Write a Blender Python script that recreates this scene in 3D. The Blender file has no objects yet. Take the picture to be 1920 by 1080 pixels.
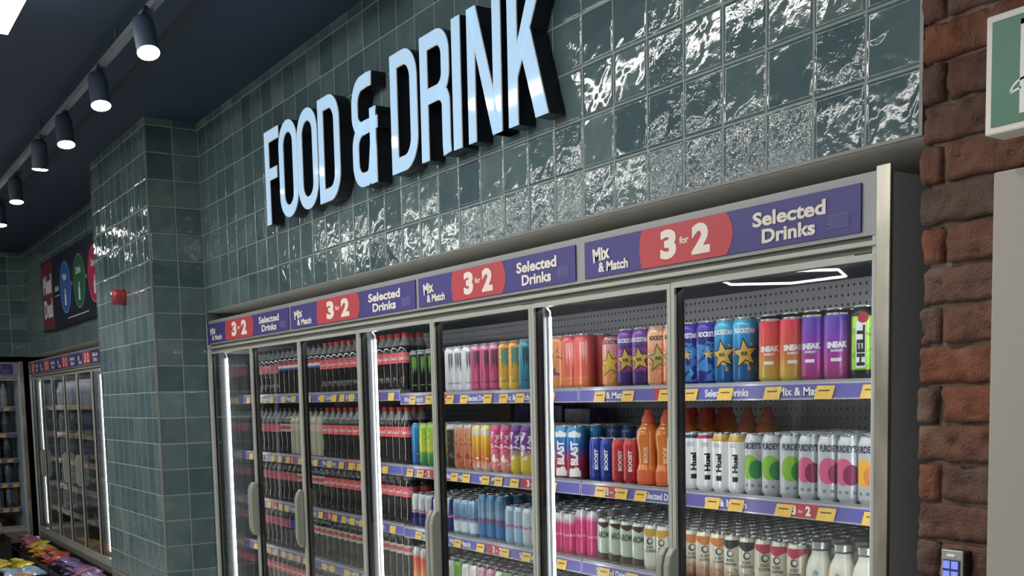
import bpy, bmesh, math, random
from mathutils import Vector, Matrix
random.seed(7)
sc = bpy.context.scene
C = sc.collection
CH = 1.5                      # eye height: heights below are given relative to the eye, then lifted by CH
PI = math.pi

# ------------------------------------------------------------------ camera
cd = bpy.data.cameras.new('camera'); cam = bpy.data.objects.new('camera', cd); C.objects.link(cam)
cd.sensor_fit = 'HORIZONTAL'; cd.sensor_width = 36; cd.lens = 2001.6 / 1920 * 36
cd.shift_y = 388.0 / 1920; cd.clip_start = .02; cd.clip_end = 100
R = [(0.54991983, 0.83493563, -0.02169507), (0.06465393, -0.06845218, -0.99555722), (-0.83271126, 0.54607398, -0.09162508)]
cam.matrix_world = Matrix(((R[0][0], -R[1][0], -R[2][0], 0), (R[0][1], -R[1][1], -R[2][1], 0), (R[0][2], -R[1][2], -R[2][2], CH), (0, 0, 0, 1)))
sc.camera = cam
# ------------------------------------------------------------------ world, exposure
w = bpy.data.worlds.new('world'); sc.world = w; w.use_nodes = True
w.node_tree.nodes['Background'].inputs[0].default_value = (.55, .62, .7, 1)
w.node_tree.nodes['Background'].inputs[1].default_value = .05
sc.view_settings.view_transform = 'Standard'; sc.view_settings.look = 'None'
sc.view_settings.gamma = 1; sc.view_settings.use_curve_mapping = False
sc.view_settings.exposure = 0.6
LINEAR_E = 17.0      # ceiling line fixtures
LED_E = 13.0          # tubes inside the fridges
SPOT_W = 26.0        # each track spot
LETTER_E = .5

# ------------------------------------------------------------------ materials
def srgb(r, g, b):
    f = lambda c: (c / 255 / 12.92) if c / 255 <= .04045 else ((c / 255 + .055) / 1.055) ** 2.4
    return (f(r), f(g), f(b), 1)
_M = {}
def mat(name, col, rough=.5, metal=0, spec=.5, emit=None, es=0, coat=0):
    if name in _M: return _M[name]
    m = bpy.data.materials.new(name); m.use_nodes = True
    b = m.node_tree.nodes['Principled BSDF']
    b.inputs['Base Color'].default_value = col; b.inputs['Roughness'].default_value = rough
    b.inputs['Metallic'].default_value = metal; b.inputs['Specular IOR Level'].default_value = spec
    b.inputs['Coat Weight'].default_value = coat; b.inputs['Coat Roughness'].default_value = .08
    if emit: b.inputs['Emission Color'].default_value = emit; b.inputs['Emission Strength'].default_value = es
    _M[name] = m; return m
def noisy(name, c1, c2, scale=8, rough=.5, metal=0, bump=0, bscale=60, stretch=(1, 1, 1), spec=.5):
    if name in _M: return _M[name]
    m = mat(name, c1, rough, metal, spec); nt = m.node_tree; N = nt.nodes; L = nt.links
    b = N['Principled BSDF']; tc = N.new('ShaderNodeTexCoord'); mp = N.new('ShaderNodeMapping'); mp.inputs['Scale'].default_value = stretch
    L.new(tc.outputs['Object'], mp.inputs[0])
    n = N.new('ShaderNodeTexNoise'); n.inputs['Scale'].default_value = scale; n.inputs['Detail'].default_value = 5; L.new(mp.outputs[0], n.inputs['Vector'])
    r = N.new('ShaderNodeValToRGB'); r.color_ramp.elements[0].position = .35; r.color_ramp.elements[1].position = .68
    r.color_ramp.elements[0].color = c1; r.color_ramp.elements[1].color = c2
    L.new(n.outputs['Fac'], r.inputs[0]); L.new(r.outputs[0], b.inputs['Base Color'])
    if bump:
        n2 = N.new('ShaderNodeTexNoise'); n2.inputs['Scale'].default_value = bscale; n2.inputs['Detail'].default_value = 4; L.new(mp.outputs[0], n2.inputs['Vector'])
        bp = N.new('ShaderNodeBump'); bp.inputs['Distance'].default_value = bump; L.new(n2.outputs['Fac'], bp.inputs['Height']); L.new(bp.outputs[0], b.inputs['Normal'])
    return m
def ramp_mat(name, h, stops, rough=.28, metal=.25, mode='LINEAR', pat=None):
    """colour bands by height on a can; pat=(colour, scale, threshold, zlo, zhi) scatters a printed pattern"""
    if name in _M: return _M[name]
    m = mat(name, stops[0][1], rough, metal); nt = m.node_tree; N = nt.nodes; L = nt.links; b = N['Principled BSDF']
    tc = N.new('ShaderNodeTexCoord'); sp = N.new('ShaderNodeSeparateXYZ'); L.new(tc.outputs['Object'], sp.inputs[0])
    dv = N.new('ShaderNodeMath'); dv.operation = 'DIVIDE'; L.new(sp.outputs[2], dv.inputs[0]); dv.inputs[1].default_value = h
    r = N.new('ShaderNodeValToRGB'); cr = r.color_ramp; cr.interpolation = mode
    for i, (t, c) in enumerate(stops):
        e = cr.elements[i] if i < 2 else cr.elements.new(t)
        e.position = t; e.color = c
    if len(stops) == 1: cr.elements[1].color = stops[0][1]
    L.new(dv.outputs[0], r.inputs[0]); out = r.outputs[0]
    if pat:
        pc, s, th, zl, zh = pat
        n = N.new('ShaderNodeTexNoise'); n.inputs['Scale'].default_value = s; n.inputs['Detail'].default_value = 2; n.inputs['Distortion'].default_value = 1.2
        L.new(tc.outputs['Object'], n.inputs['Vector'])
        g = N.new('ShaderNodeMath'); g.operation = 'GREATER_THAN'; g.inputs[1].default_value = th; L.new(n.outputs['Fac'], g.inputs[0])
        a = N.new('ShaderNodeMath'); a.operation = 'GREATER_THAN'; a.inputs[1].default_value = zl; L.new(dv.outputs[0], a.inputs[0])
        c = N.new('ShaderNodeMath'); c.operation = 'LESS_THAN'; c.inputs[1].default_value = zh; L.new(dv.outputs[0], c.inputs[0])
        p = N.new('ShaderNodeMath'); p.operation = 'MULTIPLY'; L.new(g.outputs[0], p.inputs[0]); L.new(a.outputs[0], p.inputs[1])
        q = N.new('ShaderNodeMath'); q.operation = 'MULTIPLY'; L.new(p.outputs[0], q.inputs[0]); L.new(c.outputs[0], q.inputs[1])
        mx = N.new('ShaderNodeMix'); mx.data_type = 'RGBA'; L.new(q.outputs[0], mx.inputs[0]); L.new(out, mx.inputs[6]); mx.inputs[7].default_value = pc
        out = mx.outputs[2]
    L.new(out, b.inputs['Base Color']); return m
def math_n(N, L, op, a, b=None, c=None):
    n = N.new('ShaderNodeMath'); n.operation = op
    for i, v in enumerate((a, b, c)):
        if v is None: continue
        if isinstance(v, (int, float)): n.inputs[i].default_value = v
        else: L.new(v, n.inputs[i])
    return n.outputs[0]
def tile_mat(name, axis, u0, v0, pu=.132, pv=.1355):
    """hand-glazed teal wall tiles: colour per tile, rippled glaze, pale grout"""
    m = bpy.data.materials.new(name); m.use_nodes = True; nt = m.node_tree; N = nt.nodes; L = nt.links; b = N['Principled BSDF']
    tc = N.new('ShaderNodeTexCoord'); sp = N.new('ShaderNodeSeparateXYZ'); L.new(tc.outputs['Object'], sp.inputs[0])
    M = lambda op, a, bb=None, c=None: math_n(N, L, op, a, bb, c)
    wob = N.new('ShaderNodeTexNoise'); wob.inputs['Scale'].default_value = 9; L.new(tc.outputs['Object'], wob.inputs['Vector'])
    wv = M('MULTIPLY', M('SUBTRACT', wob.outputs['Fac'], .5), .012)
    u = M('ADD', M('DIVIDE', M('SUBTRACT', sp.outputs[axis], u0), pu), wv); v = M('ADD', M('DIVIDE', M('SUBTRACT', sp.outputs[2], v0), pv), wv)
    iu = M('FLOOR', u); iv = M('FLOOR', v); fu = M('FRACT', u); fv = M('FRACT', v)
    ed = M('MINIMUM', M('MINIMUM', fu, M('SUBTRACT', 1, fu)), M('MINIMUM', fv, M('SUBTRACT', 1, fv)))
    cell = N.new('ShaderNodeCombineXYZ'); L.new(iu, cell.inputs[0]); L.new(iv, cell.inputs[1]); cell.inputs[2].default_value = axis * 3.1
    wn = N.new('ShaderNodeTexWhiteNoise'); wn.noise_dimensions = '3D'; L.new(cell.outputs[0], wn.inputs['Vector'])
    rs = N.new('ShaderNodeSeparateColor'); L.new(wn.outputs['Color'], rs.inputs[0])
    mask = N.new('ShaderNodeMapRange'); mask.interpolation_type = 'SMOOTHSTEP'; L.new(ed, mask.inputs[0])
    mask.inputs[1].default_value = .011; mask.inputs[2].default_value = .022
    r = N.new('ShaderNodeValToRGB'); cr = r.color_ramp
    cols = [(0, (.050, .088, .106, 1)), (.35, (.074, .122, .136, 1)), (.7, (.108, .164, .170, 1)), (1, (.165, .230, .218, 1))]
    cr.elements[0].color = cols[0][1]; cr.elements[1].position = 1; cr.elements[1].color = cols[3][1]
    for p_, c_ in cols[1:3]:
        e = cr.elements.new(p_); e.color = c_
    # offset vector per tile
    off = N.new('ShaderNodeVectorMath'); off.operation = 'MULTIPLY_ADD'; L.new(wn.outputs['Color'], off.inputs[0]); off.inputs[1].default_value = (40, 40, 40); L.new(tc.outputs['Object'], off.inputs[2])
    cl = N.new('ShaderNodeTexNoise'); cl.inputs['Scale'].default_value = 11; cl.inputs['Detail'].default_value = 4; L.new(off.outputs[0], cl.inputs['Vector'])
    cfac = M('ADD', M('MULTIPLY_ADD', rs.outputs[0], .58, .14), M('MULTIPLY', M('SUBTRACT', cl.outputs['Fac'], .42), .8))
    L.new(cfac, r.inputs[0])
    mx = N.new('ShaderNodeMix'); mx.data_type = 'RGBA'; L.new(mask.outputs[0], mx.inputs[0]); mx.inputs[6].default_value = (.27, .31, .295, 1); L.new(r.outputs[0], mx.inputs[7])
    L.new(mx.outputs[2], b.inputs['Base Color'])
    ro = N.new('ShaderNodeMapRange'); L.new(mask.outputs[0], ro.inputs[0]); ro.inputs[3].default_value = .7; ro.inputs[4].default_value = .075; L.new(ro.outputs[0], b.inputs['Roughness'])
    b.inputs['Specular IOR Level'].default_value = .55
    n1 = N.new('ShaderNodeTexNoise'); n1.inputs['Scale'].default_value = 16; n1.inputs['Detail'].default_value = 1; n1.inputs['Distortion'].default_value = .6; L.new(off.outputs[0], n1.inputs['Vector'])
    n2 = N.new('ShaderNodeTexNoise'); n2.inputs['Scale'].default_value = 74; n2.inputs['Detail'].default_value = 1.5; n2.inputs['Distortion'].default_value = 1.0; L.new(off.outputs[0], n2.inputs['Vector'])
    amp2 = M('MULTIPLY', M('POWER', rs.outputs[1], 1.5), .00044)
    h = M('MULTIPLY', n1.outputs['Fac'], .0026)
    h = M('ADD', h, M('MULTIPLY', n2.outputs['Fac'], M('ADD', amp2, .00012)))
    h = M('ADD', h, M('MULTIPLY', M('SUBTRACT', fu, .5), M('MULTIPLY', M('SUBTRACT', rs.outputs[2], .5), .006)))
    h = M('ADD', h, M('MULTIPLY', M('SUBTRACT', fv, .5), M('MULTIPLY', M('SUBTRACT', rs.outputs[1], .5), .006)))
    pil = N.new('ShaderNodeMapRange'); pil.interpolation_type = 'SMOOTHSTEP'; L.new(ed, pil.inputs[0]); pil.inputs[1].default_value = 0; pil.inputs[2].default_value = .07
    h = M('ADD', h, M('MULTIPLY', pil.outputs[0], .0016))
    bp = N.new('ShaderNodeBump'); bp.inputs['Distance'].default_value = 1; L.new(h, bp.inputs['Height']); L.new(bp.outputs[0], b.inputs['Normal'])
    return m
def glass_mat():
    m = bpy.data.materials.new('door_glass'); m.use_nodes = True; nt = m.node_tree; N = nt.nodes; L = nt.links
    N.remove(N['Principled BSDF']); t = N.new('ShaderNodeBsdfTransparent'); t.inputs[0].default_value = (.93, .96, .95, 1)
    g = N.new('ShaderNodeBsdfGlossy'); g.inputs['Roughness'].default_value = .01
    lw = N.new('ShaderNodeLayerWeight'); lw.inputs[0].default_value = .5; mx = N.new('ShaderNodeMixShader')
    f = math_n(N, L, 'MULTIPLY_ADD', math_n(N, L, 'POWER', lw.outputs['Facing'], 5.0), .90, .045)
    L.new(f, mx.inputs[0]); L.new(t.outputs[0], mx.inputs[1]); L.new(g.outputs[0], mx.inputs[2])
    L.new(mx.outputs[0], N['Material Output'].inputs[0]); return m
def holes_mat():
    m = mat('perforated_panel', srgb(96, 95, 102), .45, .3); nt = m.node_tree; N = nt.nodes; L = nt.links; b = N['Principled BSDF']
    tc = N.new('ShaderNodeTexCoord'); sp = N.new('ShaderNodeSeparateXYZ'); L.new(tc.outputs['Object'], sp.inputs[0])
    M = lambda op, a, bb=None: math_n(N, L, op, a, bb)
    fx = M('SUBTRACT', M('FRACT', M('DIVIDE', sp.outputs[0], .021)), .5); fz = M('SUBTRACT', M('FRACT', M('DIVIDE', sp.outputs[2], .027)), .5)
    d = M('SQRT', M('ADD', M('MULTIPLY', fx, fx), M('MULTIPLY', fz, fz))); k = M('LESS_THAN', d, .15)
    mx = N.new('ShaderNodeMix'); mx.data_type = 'RGBA'; L.new(k, mx.inputs[0]); mx.inputs[6].default_value = srgb(206, 204, 212); mx.inputs[7].default_value = srgb(12, 12, 16)
    L.new(mx.outputs[2], b.inputs['Base Color']); return m

GREY = mat('aluminium_frame', srgb(172, 175, 167), .4, .2)
GREY_D = mat('grey_channel', srgb(122, 123, 116), .5, .1)
BLACK = mat('black_gasket', srgb(14, 15, 19), .4)
DARKMET = mat('dark_grey_liner', srgb(120, 121, 130), .5, .1)
POST = noisy('post_metal', srgb(78, 80, 82), srgb(104, 106, 107), 3, .3, .6, stretch=(20, 20, .6))
STEEL = noisy('brushed_steel', srgb(150, 147, 136), srgb(186, 182, 168), 6, .3, .75, stretch=(3, 3, 1))
SIDE = mat('charcoal_side_panel', srgb(186, 200, 210), .5)
BLUE = mat('banner_blue', srgb(62, 58, 128), .45)
RED = mat('banner_red', srgb(186, 62, 70), .45)
CREAM = mat('lettering_cream', srgb(232, 226, 216), .5)
WHITE = mat('white_print', srgb(238, 236, 238), .4)
PERI = mat('rail_blue', srgb(104, 98, 170), .3)
RAILG = mat('rail_clear_grey', srgb(200, 198, 212), .25, .3)
YEL = noisy('price_ticket', srgb(234, 186, 88), srgb(244, 204, 112), 60, .4)
TINK = mat('ticket_ink', srgb(120, 90, 40), .5)
INK = mat('black_print', srgb(30, 28, 32), .5)
PALEBLUE = mat('small_print', srgb(120, 118, 172), .5)
DECK = mat('shelf_deck', srgb(160, 160, 166), .4, .5)
HANDLE = mat('handle_plastic', srgb(140, 143, 134), .42)
LID = mat('can_lid', srgb(186, 188, 192), .22, .9)
LIDK = mat('can_lid_dark', srgb(92, 94, 98), .25, .85)
GLASS = glass_mat(); HOLES = holes_mat()
LED = mat('led_tube', (1, 1, 1, 1), .5, emit=(1, .98, 1, 1), es=LED_E)
LED_FILL = mat('led_fill_tube', (1, 1, 1, 1), .5, emit=(1, .98, 1, 1), es=LED_E * .6)  # for the added fill tubes behind the mullions
LAMP = mat('line_light', (1, 1, 1, 1), .5, emit=(1, .98, .94, 1), es=LINEAR_E)

# ------------------------------------------------------------------ helpers
class MB:
    def __init__(s): s.v = []; s.f = []; s.sm = False; s.col = None
    def box(s, x0, x1, y0, y1, z0, z1):
        n = len(s.v); s.v += [(x, y, z) for z in (z0, z1) for y in (y0, y1) for x in (x0, x1)]
        s.f += [tuple(n + i for i in q) for q in ((0, 2, 3, 1), (4, 5, 7, 6), (0, 1, 5, 4), (2, 6, 7, 3), (0, 4, 6, 2), (1, 3, 7, 5))]; return s
    def prism(s, pts, y0, y1):            # polygon in x,z pushed along y
        n = len(s.v); k = len(pts)
        s.v += [(p[0], y0, p[1]) for p in pts] + [(p[0], y1, p[1]) for p in pts]
        s.f.append(tuple(range(n, n + k))); s.f.append(tuple(range(n + 2 * k - 1, n + k - 1, -1)))
        s.f += [(n + i, n + k + i, n + k + (i + 1) % k, n + (i + 1) % k) for i in range(k)]; return s
    def prismx(s, pts, x0, x1):           # polygon in y,z pushed along x
        n = len(s.v); k = len(pts)
        s.v += [(x0, p[0], p[1]) for p in pts] + [(x1, p[0], p[1]) for p in pts]
        s.f.append(tuple(range(n, n + k))); s.f.append(tuple(range(n + 2 * k - 1, n + k - 1, -1)))
        s.f += [(n + i, n + k + i, n + k + (i + 1) % k, n + (i + 1) % k) for i in range(k)]; return s
    def ribbon(s, pts, wd, y0, y1, closed=False):
        P = [Vector(p) for p in pts]; n = len(P); A = []; B = []
        for i in range(n):
            a = P[i - 1] if (i or closed) else P[i]; b = P[(i + 1) % n] if (i < n - 1 or closed) else P[i]
            d1 = (P[i] - a); d2 = (b - P[i]); d1 = d1.normalized() if d1.length else d2.normalized(); d2 = d2.normalized() if d2.length else d1
            t = (d1 + d2).normalized(); nn = Vector((-t.y, t.x)); k = wd / 2 / max(.4, abs(Vector((-d1.y, d1.x)).dot(nn)))
            A.append(P[i] + nn * k); B.append(P[i] - nn * k)
        for i in range(n if closed else n - 1):
            j = (i + 1) % n; s.prism([tuple(A[i]), tuple(A[j]), tuple(B[j]), tuple(B[i])], y0, y1)
        return s
    def cyl(s, p, q, r, seg=10, r2=None):
        p = Vector(p); q = Vector(q); d = (q - p).normalized(); u = d.orthogonal().normalized(); w_ = d.cross(u); r2 = r if r2 is None else r2
        n = len(s.v)
        for c, rr in ((p, r), (q, r2)):
            for i in range(seg):
                a = 2 * PI * i / seg; s.v.append(tuple(c + (u * math.cos(a) + w_ * math.sin(a)) * rr))
        s.f += [(n + i, n + (i + 1) % seg, n + seg + (i + 1) % seg, n + seg + i) for i in range(seg)]
        s.f.append(tuple(range(n + seg - 1, n - 1, -1))); s.f.append(tuple(range(n + seg, n + 2 * seg))); return s
    def tube(s, pts, r, seg=8):
        for a, b in zip(pts[:-1], pts[1:]): s.cyl(a, b, r, seg)
        return s
    def lathe(s, prof, seg=28):
        n = len(s.v); k = len(prof)
        for i in range(seg):
            a = 2 * PI * i / seg
            for r, z in prof: s.v.append((r * math.cos(a), r * math.sin(a), z))
        for i in range(seg):
            j = (i + 1) % seg
            for t in range(k - 1):
                s.f.append((n + i * k + t, n + j * k + t, n + j * k + t + 1, n + i * k + t + 1))
        s.f.append(tuple(n + i * k for i in reversed(range(seg)))); s.f.append(tuple(n + i * k + k - 1 for i in range(seg)))
        s.sm = True; return s
    def mesh(s, name, m, org=(0, 0, 0)):
        me = bpy.data.meshes.new(name); o = Vector(org)
        me.from_pydata([tuple(Vector(v) - o) for v in s.v], [], s.f); me.materials.append(m)
        bm = bmesh.new(); bm.from_mesh(me); bmesh.ops.recalc_face_normals(bm, faces=bm.faces); bm.to_mesh(me); bm.free()
        if s.sm:
            me.polygons.foreach_set('use_smooth', [True] * len(me.polygons))
            try: me.set_sharp_from_angle(angle=math.radians(50))
            except Exception: pass
        me.update(); return me
    def build(s, name, m, parent=None, org=None):
        og = org if org is not None else (parent['_o'] if parent is not None and '_o' in parent else (0, 0, 0))
        ob = bpy.data.objects.new(name, s.mesh(name, m, og)); C.objects.link(ob)
        if parent is not None: ob.parent = parent; ob['_o'] = tuple(og)
        elif org is not None: ob.location = org; ob['_o'] = tuple(org)
        return ob
def bevel(o, wd=.003, seg=2):
    b = o.modifiers.new('bevel', 'BEVEL'); b.width = wd; b.segments = seg; b.limit_method = 'ANGLE'; return o
def tag(o, label, cat, group=None):
    o['label'] = label; o['category'] = cat
    if group: o['group'] = group
    return o
def thing(name, label, cat, loc, group=None):
    o = bpy.data.objects.new(name, None); C.objects.link(o); o.location = loc; o['_o'] = tuple(loc); o.empty_display_size = .05
    return tag(o, label, cat, group)
def struct(o): o['kind'] = 'structure'; return o
# lettering: text curve -> flat mesh in x,z (facing -y)
_T = {}
def text_geo(s, bold=0., space=1.):
    key = (s, bold, space)
    if key in _T: return _T[key]
    cu = bpy.data.curves.new('t', 'FONT'); cu.body = s; cu.size = 1; cu.offset = bold; cu.space_character = space; cu.align_x = 'CENTER'; cu.resolution_u = 3
    ob = bpy.data.objects.new('t', cu); C.objects.link(ob)
    dg = bpy.context.evaluated_depsgraph_get(); dg.update(); me = bpy.data.meshes.new_from_object(ob.evaluated_get(dg))
    vs = [(v.co.x, v.co.y) for v in me.vertices]; fs = [tuple(p.vertices) for p in me.polygons]
    bpy.data.objects.remove(ob); bpy.data.curves.remove(cu); bpy.data.meshes.remove(me)
    if vs:
        x0 = min(v[0] for v in vs); x1 = max(v[0] for v in vs); y0 = min(v[1] for v in vs); y1 = max(v[1] for v in vs)
        vs = [((x - (x0 + x1) / 2), y - y0) for x, y in vs]; _T[key] = (vs, fs, x1 - x0, y1 - y0)
    else: _T[key] = ([], [], 1, 1)
    return _T[key]
def put_text(mb, s, cx, z0, height, y, bold=.02, width=None, rot=0., space=1.):
    vs, fs, tw, th = text_geo(s, bold, space); k = height / th; kx = k if width is None else width / tw; n = len(mb.v)
    ca, sa = math.cos(rot), math.sin(rot)
    for a, b in vs:
        a *= kx; b *= k; mb.v.append((cx + a * ca - b * sa, y, z0 + a * sa + b * ca))
    mb.f += [tuple(n + i for i in f) for f in fs]
def wrap(mb, r, ang):
    """bend a flat drawing (x across, z up) round a can of radius r, turned by ang"""
    bm = bmesh.new(); vv = [bm.verts.new(v) for v in mb.v]
    for f in mb.f:
        try: bm.faces.new([vv[i] for i in f])
        except ValueError: pass
    bmesh.ops.triangulate(bm, faces=bm.faces)
    for _ in range(4):
        es = [e for e in bm.edges if abs(e.verts[0].co.x - e.verts[1].co.x) > .006]
        if not es: break
        bmesh.ops.subdivide_edges(bm, edges=es, cuts=1); bmesh.ops.triangulate(bm, faces=[f for f in bm.faces if len(f.verts) > 3])
    out = MB(); bm.verts.index_update()
    for v in bm.verts:
        a = v.co.x / r + ang; rr = r + .0005 - v.co.y; out.v.append((rr * math.sin(a), -rr * math.cos(a), v.co.z))
    out.f = [tuple(v.index for v in f.verts) for f in bm.faces]; bm.free(); return out
ORD = 'first second third fourth fifth sixth seventh eighth ninth tenth eleventh twelfth thirteenth fourteenth fifteenth sixteenth seventeenth eighteenth nineteenth twentieth'.split()
ORD += ['twenty-' + o for o in ORD[:9]] + ['thirtieth']
NUM = 'one two three four five six seven eight nine ten eleven twelve thirteen fourteen fifteen sixteen seventeen eighteen nineteen twenty'.split()

# ------------------------------------------------------------------ room shell
WY = 1.8; ZC = CH + 1.457; ZS = CH + .481
XR = -1.302; XPR = -5.668; XPL = -6.92; YP = 1.528; XL = -11.15
FLOOR = noisy('floor_tiles', srgb(196, 194, 190), srgb(208, 206, 202), 2, .3)
CEIL = noisy('navy_ceiling', srgb(30, 46, 68), srgb(35, 51, 74), 1.5, .75)
PLAST = mat('pale_plaster', srgb(214, 212, 206), .8)
SOFF = mat('soffit_panel', srgb(226, 226, 220), .6)
TX = tile_mat('teal_tiles_front', 0, -1.432, CH + .606)
TY = tile_mat('teal_tiles_side', 1, 1.528 + .004, CH + .606, .134)
struct(MB().box(-12.2, 3.2, -8.2, 2.9, -.1, 0).build('floor', FLOOR))
struct(MB().box(-12.2, 3.2, -8.2, 2.9, ZC, ZC + .1).build('ceiling', CEIL))
struct(MB().box(-12.2, 3.2, -8.3, -8.2, 0, ZC).build('wall_behind', PLAST))
struct(MB().box(3.2, 3.3, -8.2, 2.9, 0, ZC).build('wall_right', PLAST))
struct(MB().box(-12.2, 3.2, 2.8, 2.9, 0, ZC).build('wall_back', mat('dark_void', srgb(30, 32, 36), .8)))
# tiled bulkhead above the near fridge, above the far one, tiled pillar, far tiled wall
struct(MB().box(XPR, XR, WY, WY + .9, ZS, ZC).build('wall_front', TX))
struct(MB().box(XPR, XR, WY + .004, WY + .9, ZS - .004, ZS).build('trim_1', SOFF))
struct(MB().box(XL, XPL, WY, WY + .9, ZS, ZC).build('wall_front_far', TX))
struct(MB().box(XL, XPL, WY + .004, WY + .9, ZS - .004, ZS).build('trim_2', SOFF))
pl = MB(); pl.box(XPL, XPR, YP, WY + .9, 0, ZC); p_ = pl.build('wall_pillar', TX); p_.data.materials.append(TY)
for f in p_.data.polygons:
    if abs(f.normal.x) > .5: f.material_index = 1
struct(p_)
struct(MB().box(-12.2, XL, -8.2, WY + .9, ZS, ZC).build('wall_left', TY))
struct(MB().box(-12.2, XL - .7, -8.2, WY + .9, 0, ZS).build('wall_left_recess', mat('dark_void', srgb(30, 32, 36), .8)))
TRIM = mat('tile_edge_trim', srgb(128, 130, 126), .5, .2)
struct(MB().box(XPR - .006, XPR + .003, YP - .003, YP + .006, 0, ZC).build('trim_3', TRIM))
struct(MB().box(XPR, XR, WY - .003, WY + .003, ZS - .006, ZS + .001).build('trim_4', TRIM))
struct(MB().box(XR - .004, XR + .004, WY - .004, WY + .004, ZS - .006, ZC).build('trim_5', TRIM))
struct(MB().box(XL, XPL, WY - .003, WY + .003, ZS - .006, ZS + .001).build('trim_6', TRIM))
# ceiling service pipe and seams, faint on the navy paint
DUCT = mat('navy_duct', srgb(24, 31, 43), .7)
struct(MB().box(-11, 3.1, 1.28, 1.31, ZC - .012, ZC).build('trim_7', DUCT))

# ------------------------------------------------------------------ brick wall on the right
def brick_wall():
    rnd = random.Random(11)
    x0, x1, yf = -1.268, 3.2, 1.752
    bm = bmesh.new(); lay = bm.loops.layers.float_color.new('brick')
    from mathutils import noise
    ph = .0728; z0 = CH - .286
    k0 = -int(z0 / ph) - 1
    def addbrick(xa, xb, za, zb, col, nx, dense):
        nz = 8 if dense else 3; hx = nx
        rnd_o = Vector((rnd.random() * 50, rnd.random() * 50, rnd.random() * 50)); out = yf - rnd.uniform(-.004, .005); d = .05
        cols = srgb(*col)
        grid = {}
        def vert(i, j, x, y, z, face):
            p = Vector((x, y, z)) * 1.0
            n1 = noise.noise((p + rnd_o) * 18); n2 = noise.noise((p + rnd_o) * 55); n3 = noise.noise((p + rnd_o) * 130)
            e = .0055 * n1 + .0050 * n2 + .0022 * n3
            if n2 > .34: e += (n2 - .34) * .030
            ex = min(abs(x - xa), abs(x - xb)); ez = min(abs(z - za), abs(z - zb)); 
            rr = max(0, .006 - ex) + max(0, .006 - ez)
            return (x + .0035 * noise.noise((p + rnd_o) * 30 + Vector((9, 0, 0))) * (1 if ex < .01 else 0), y + (e + rr * .8 if face else 0), z + .003 * noise.noise((p + rnd_o) * 34 + Vector((0, 7, 0))) * (1 if ez < .008 else 0))
        # front grid
        V = [[bm.verts.new(vert(i, j, xa + (xb - xa) * i / hx, out, za + (zb - za) * j / nz, True)) for j in range(nz + 1)] for i in range(hx + 1)]
        fs = []
        for i in range(hx):
            for j in range(nz): fs.append(bm.faces.new((V[i][j], V[i + 1][j], V[i + 1][j + 1], V[i][j + 1])))
        ring = [V[i][0] for i in range(hx + 1)] + [V[hx][j] for j in range(1, nz + 1)] + [V[i][nz] for i in range(hx - 1, -1, -1)] + [V[0][j] for j in range(nz - 1, 0, -1)]
        back = [bm.verts.new((v.co.x, out + d, v.co.z)) for v in ring]
        for a in range(len(ring)):
            b = (a + 1) % len(ring); fs.append(bm.faces.new((ring[b], ring[a], back[a], back[b])))
        for f in fs:
            f.smooth = True
            for l in f.loops: l[lay] = cols
    pal = [(100, 76, 67), (97, 78, 71), (106, 77, 66), (93, 77, 71), (102, 80, 71), (118, 78, 62), (96, 76, 70)]
    for k in range(k0, int((ZC - z0) / ph) + 1):
        za = z0 + k * ph + .004; zb = z0 + (k + 1) * ph - .004
        za = max(za, 0); zb = min(zb, ZC)
        if zb - za < .02: continue
        x = x0 + rnd.uniform(-.003, .003); first = True
        while x < x1:
            L_ = .208 if (k % 2 == 0 or not first) else .036 + rnd.uniform(-.003, .008)
            near = x < -.85
            if x < 1.0: addbrick(x, min(x + L_, x1), za, zb, rnd.choice(pal), max(2, int(L_ / (.009 if near else .03))), near)
            else: addbrick(x, min(x + L_, x1), za, zb, rnd.choice(pal), 3, False)
            x += L_ + .009; first = False
    me = bpy.data.meshes.new('wall_brick')
    m = mat('old_brick', (1, 1, 1, 1), .85, spec=.25); nt = m.node_tree; N = nt.nodes; L = nt.links; b = N['Principled BSDF']
    at = N.new('ShaderNodeVertexColor'); at.layer_name = 'brick'; tc = N.new('ShaderNodeTexCoord')
    n = N.new('ShaderNodeTexNoise'); n.inputs['Scale'].default_value = 26; n.inputs['Detail'].default_value = 7; n.inputs['Roughness'].default_value = .65; L.new(tc.outputs['Object'], n.inputs['Vector'])
    mx = N.new('ShaderNodeMix'); mx.data_type = 'RGBA'; mx.blend_type = 'MULTIPLY'; mx.inputs[0].default_value = .75; L.new(at.outputs[0], mx.inputs[6])
    r = N.new('ShaderNodeValToRGB'); r.color_ramp.elements[0].position = .3; r.color_ramp.elements[1].position = .7; r.color_ramp.elements[0].color = (.5, .46, .44, 1); r.color_ramp.elements[1].color = (1.3, 1.22, 1.15, 1)
    L.new(n.outputs['Fac'], r.inputs[0]); L.new(r.outputs[0], mx.inputs[7])
    n3 = N.new('ShaderNodeTexNoise'); n3.inputs['Scale'].default_value = 9; n3.inputs['Detail'].default_value = 5; L.new(tc.outputs['Object'], n3.inputs['Vector'])
    r3 = N.new('ShaderNodeValToRGB'); r3.color_ramp.elements[0].position = .56; r3.color_ramp.elements[1].position = .72; L.new(n3.outputs['Fac'], r3.inputs[0])
    m3 = N.new('ShaderNodeMix'); m3.data_type = 'RGBA'; L.new(math_n(N, L, 'MULTIPLY', r3.outputs[0], .45), m3.inputs[0]); L.new(mx.outputs[2], m3.inputs[6]); m3.inputs[7].default_value = srgb(128, 112, 98)
    L.new(m3.outputs[2], b.inputs['Base Color'])
    n2 = N.new('ShaderNodeTexNoise'); n2.inputs['Scale'].default_value = 160; n2.inputs['Detail'].default_value = 5; L.new(tc.outputs['Object'], n2.inputs['Vector'])
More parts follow.
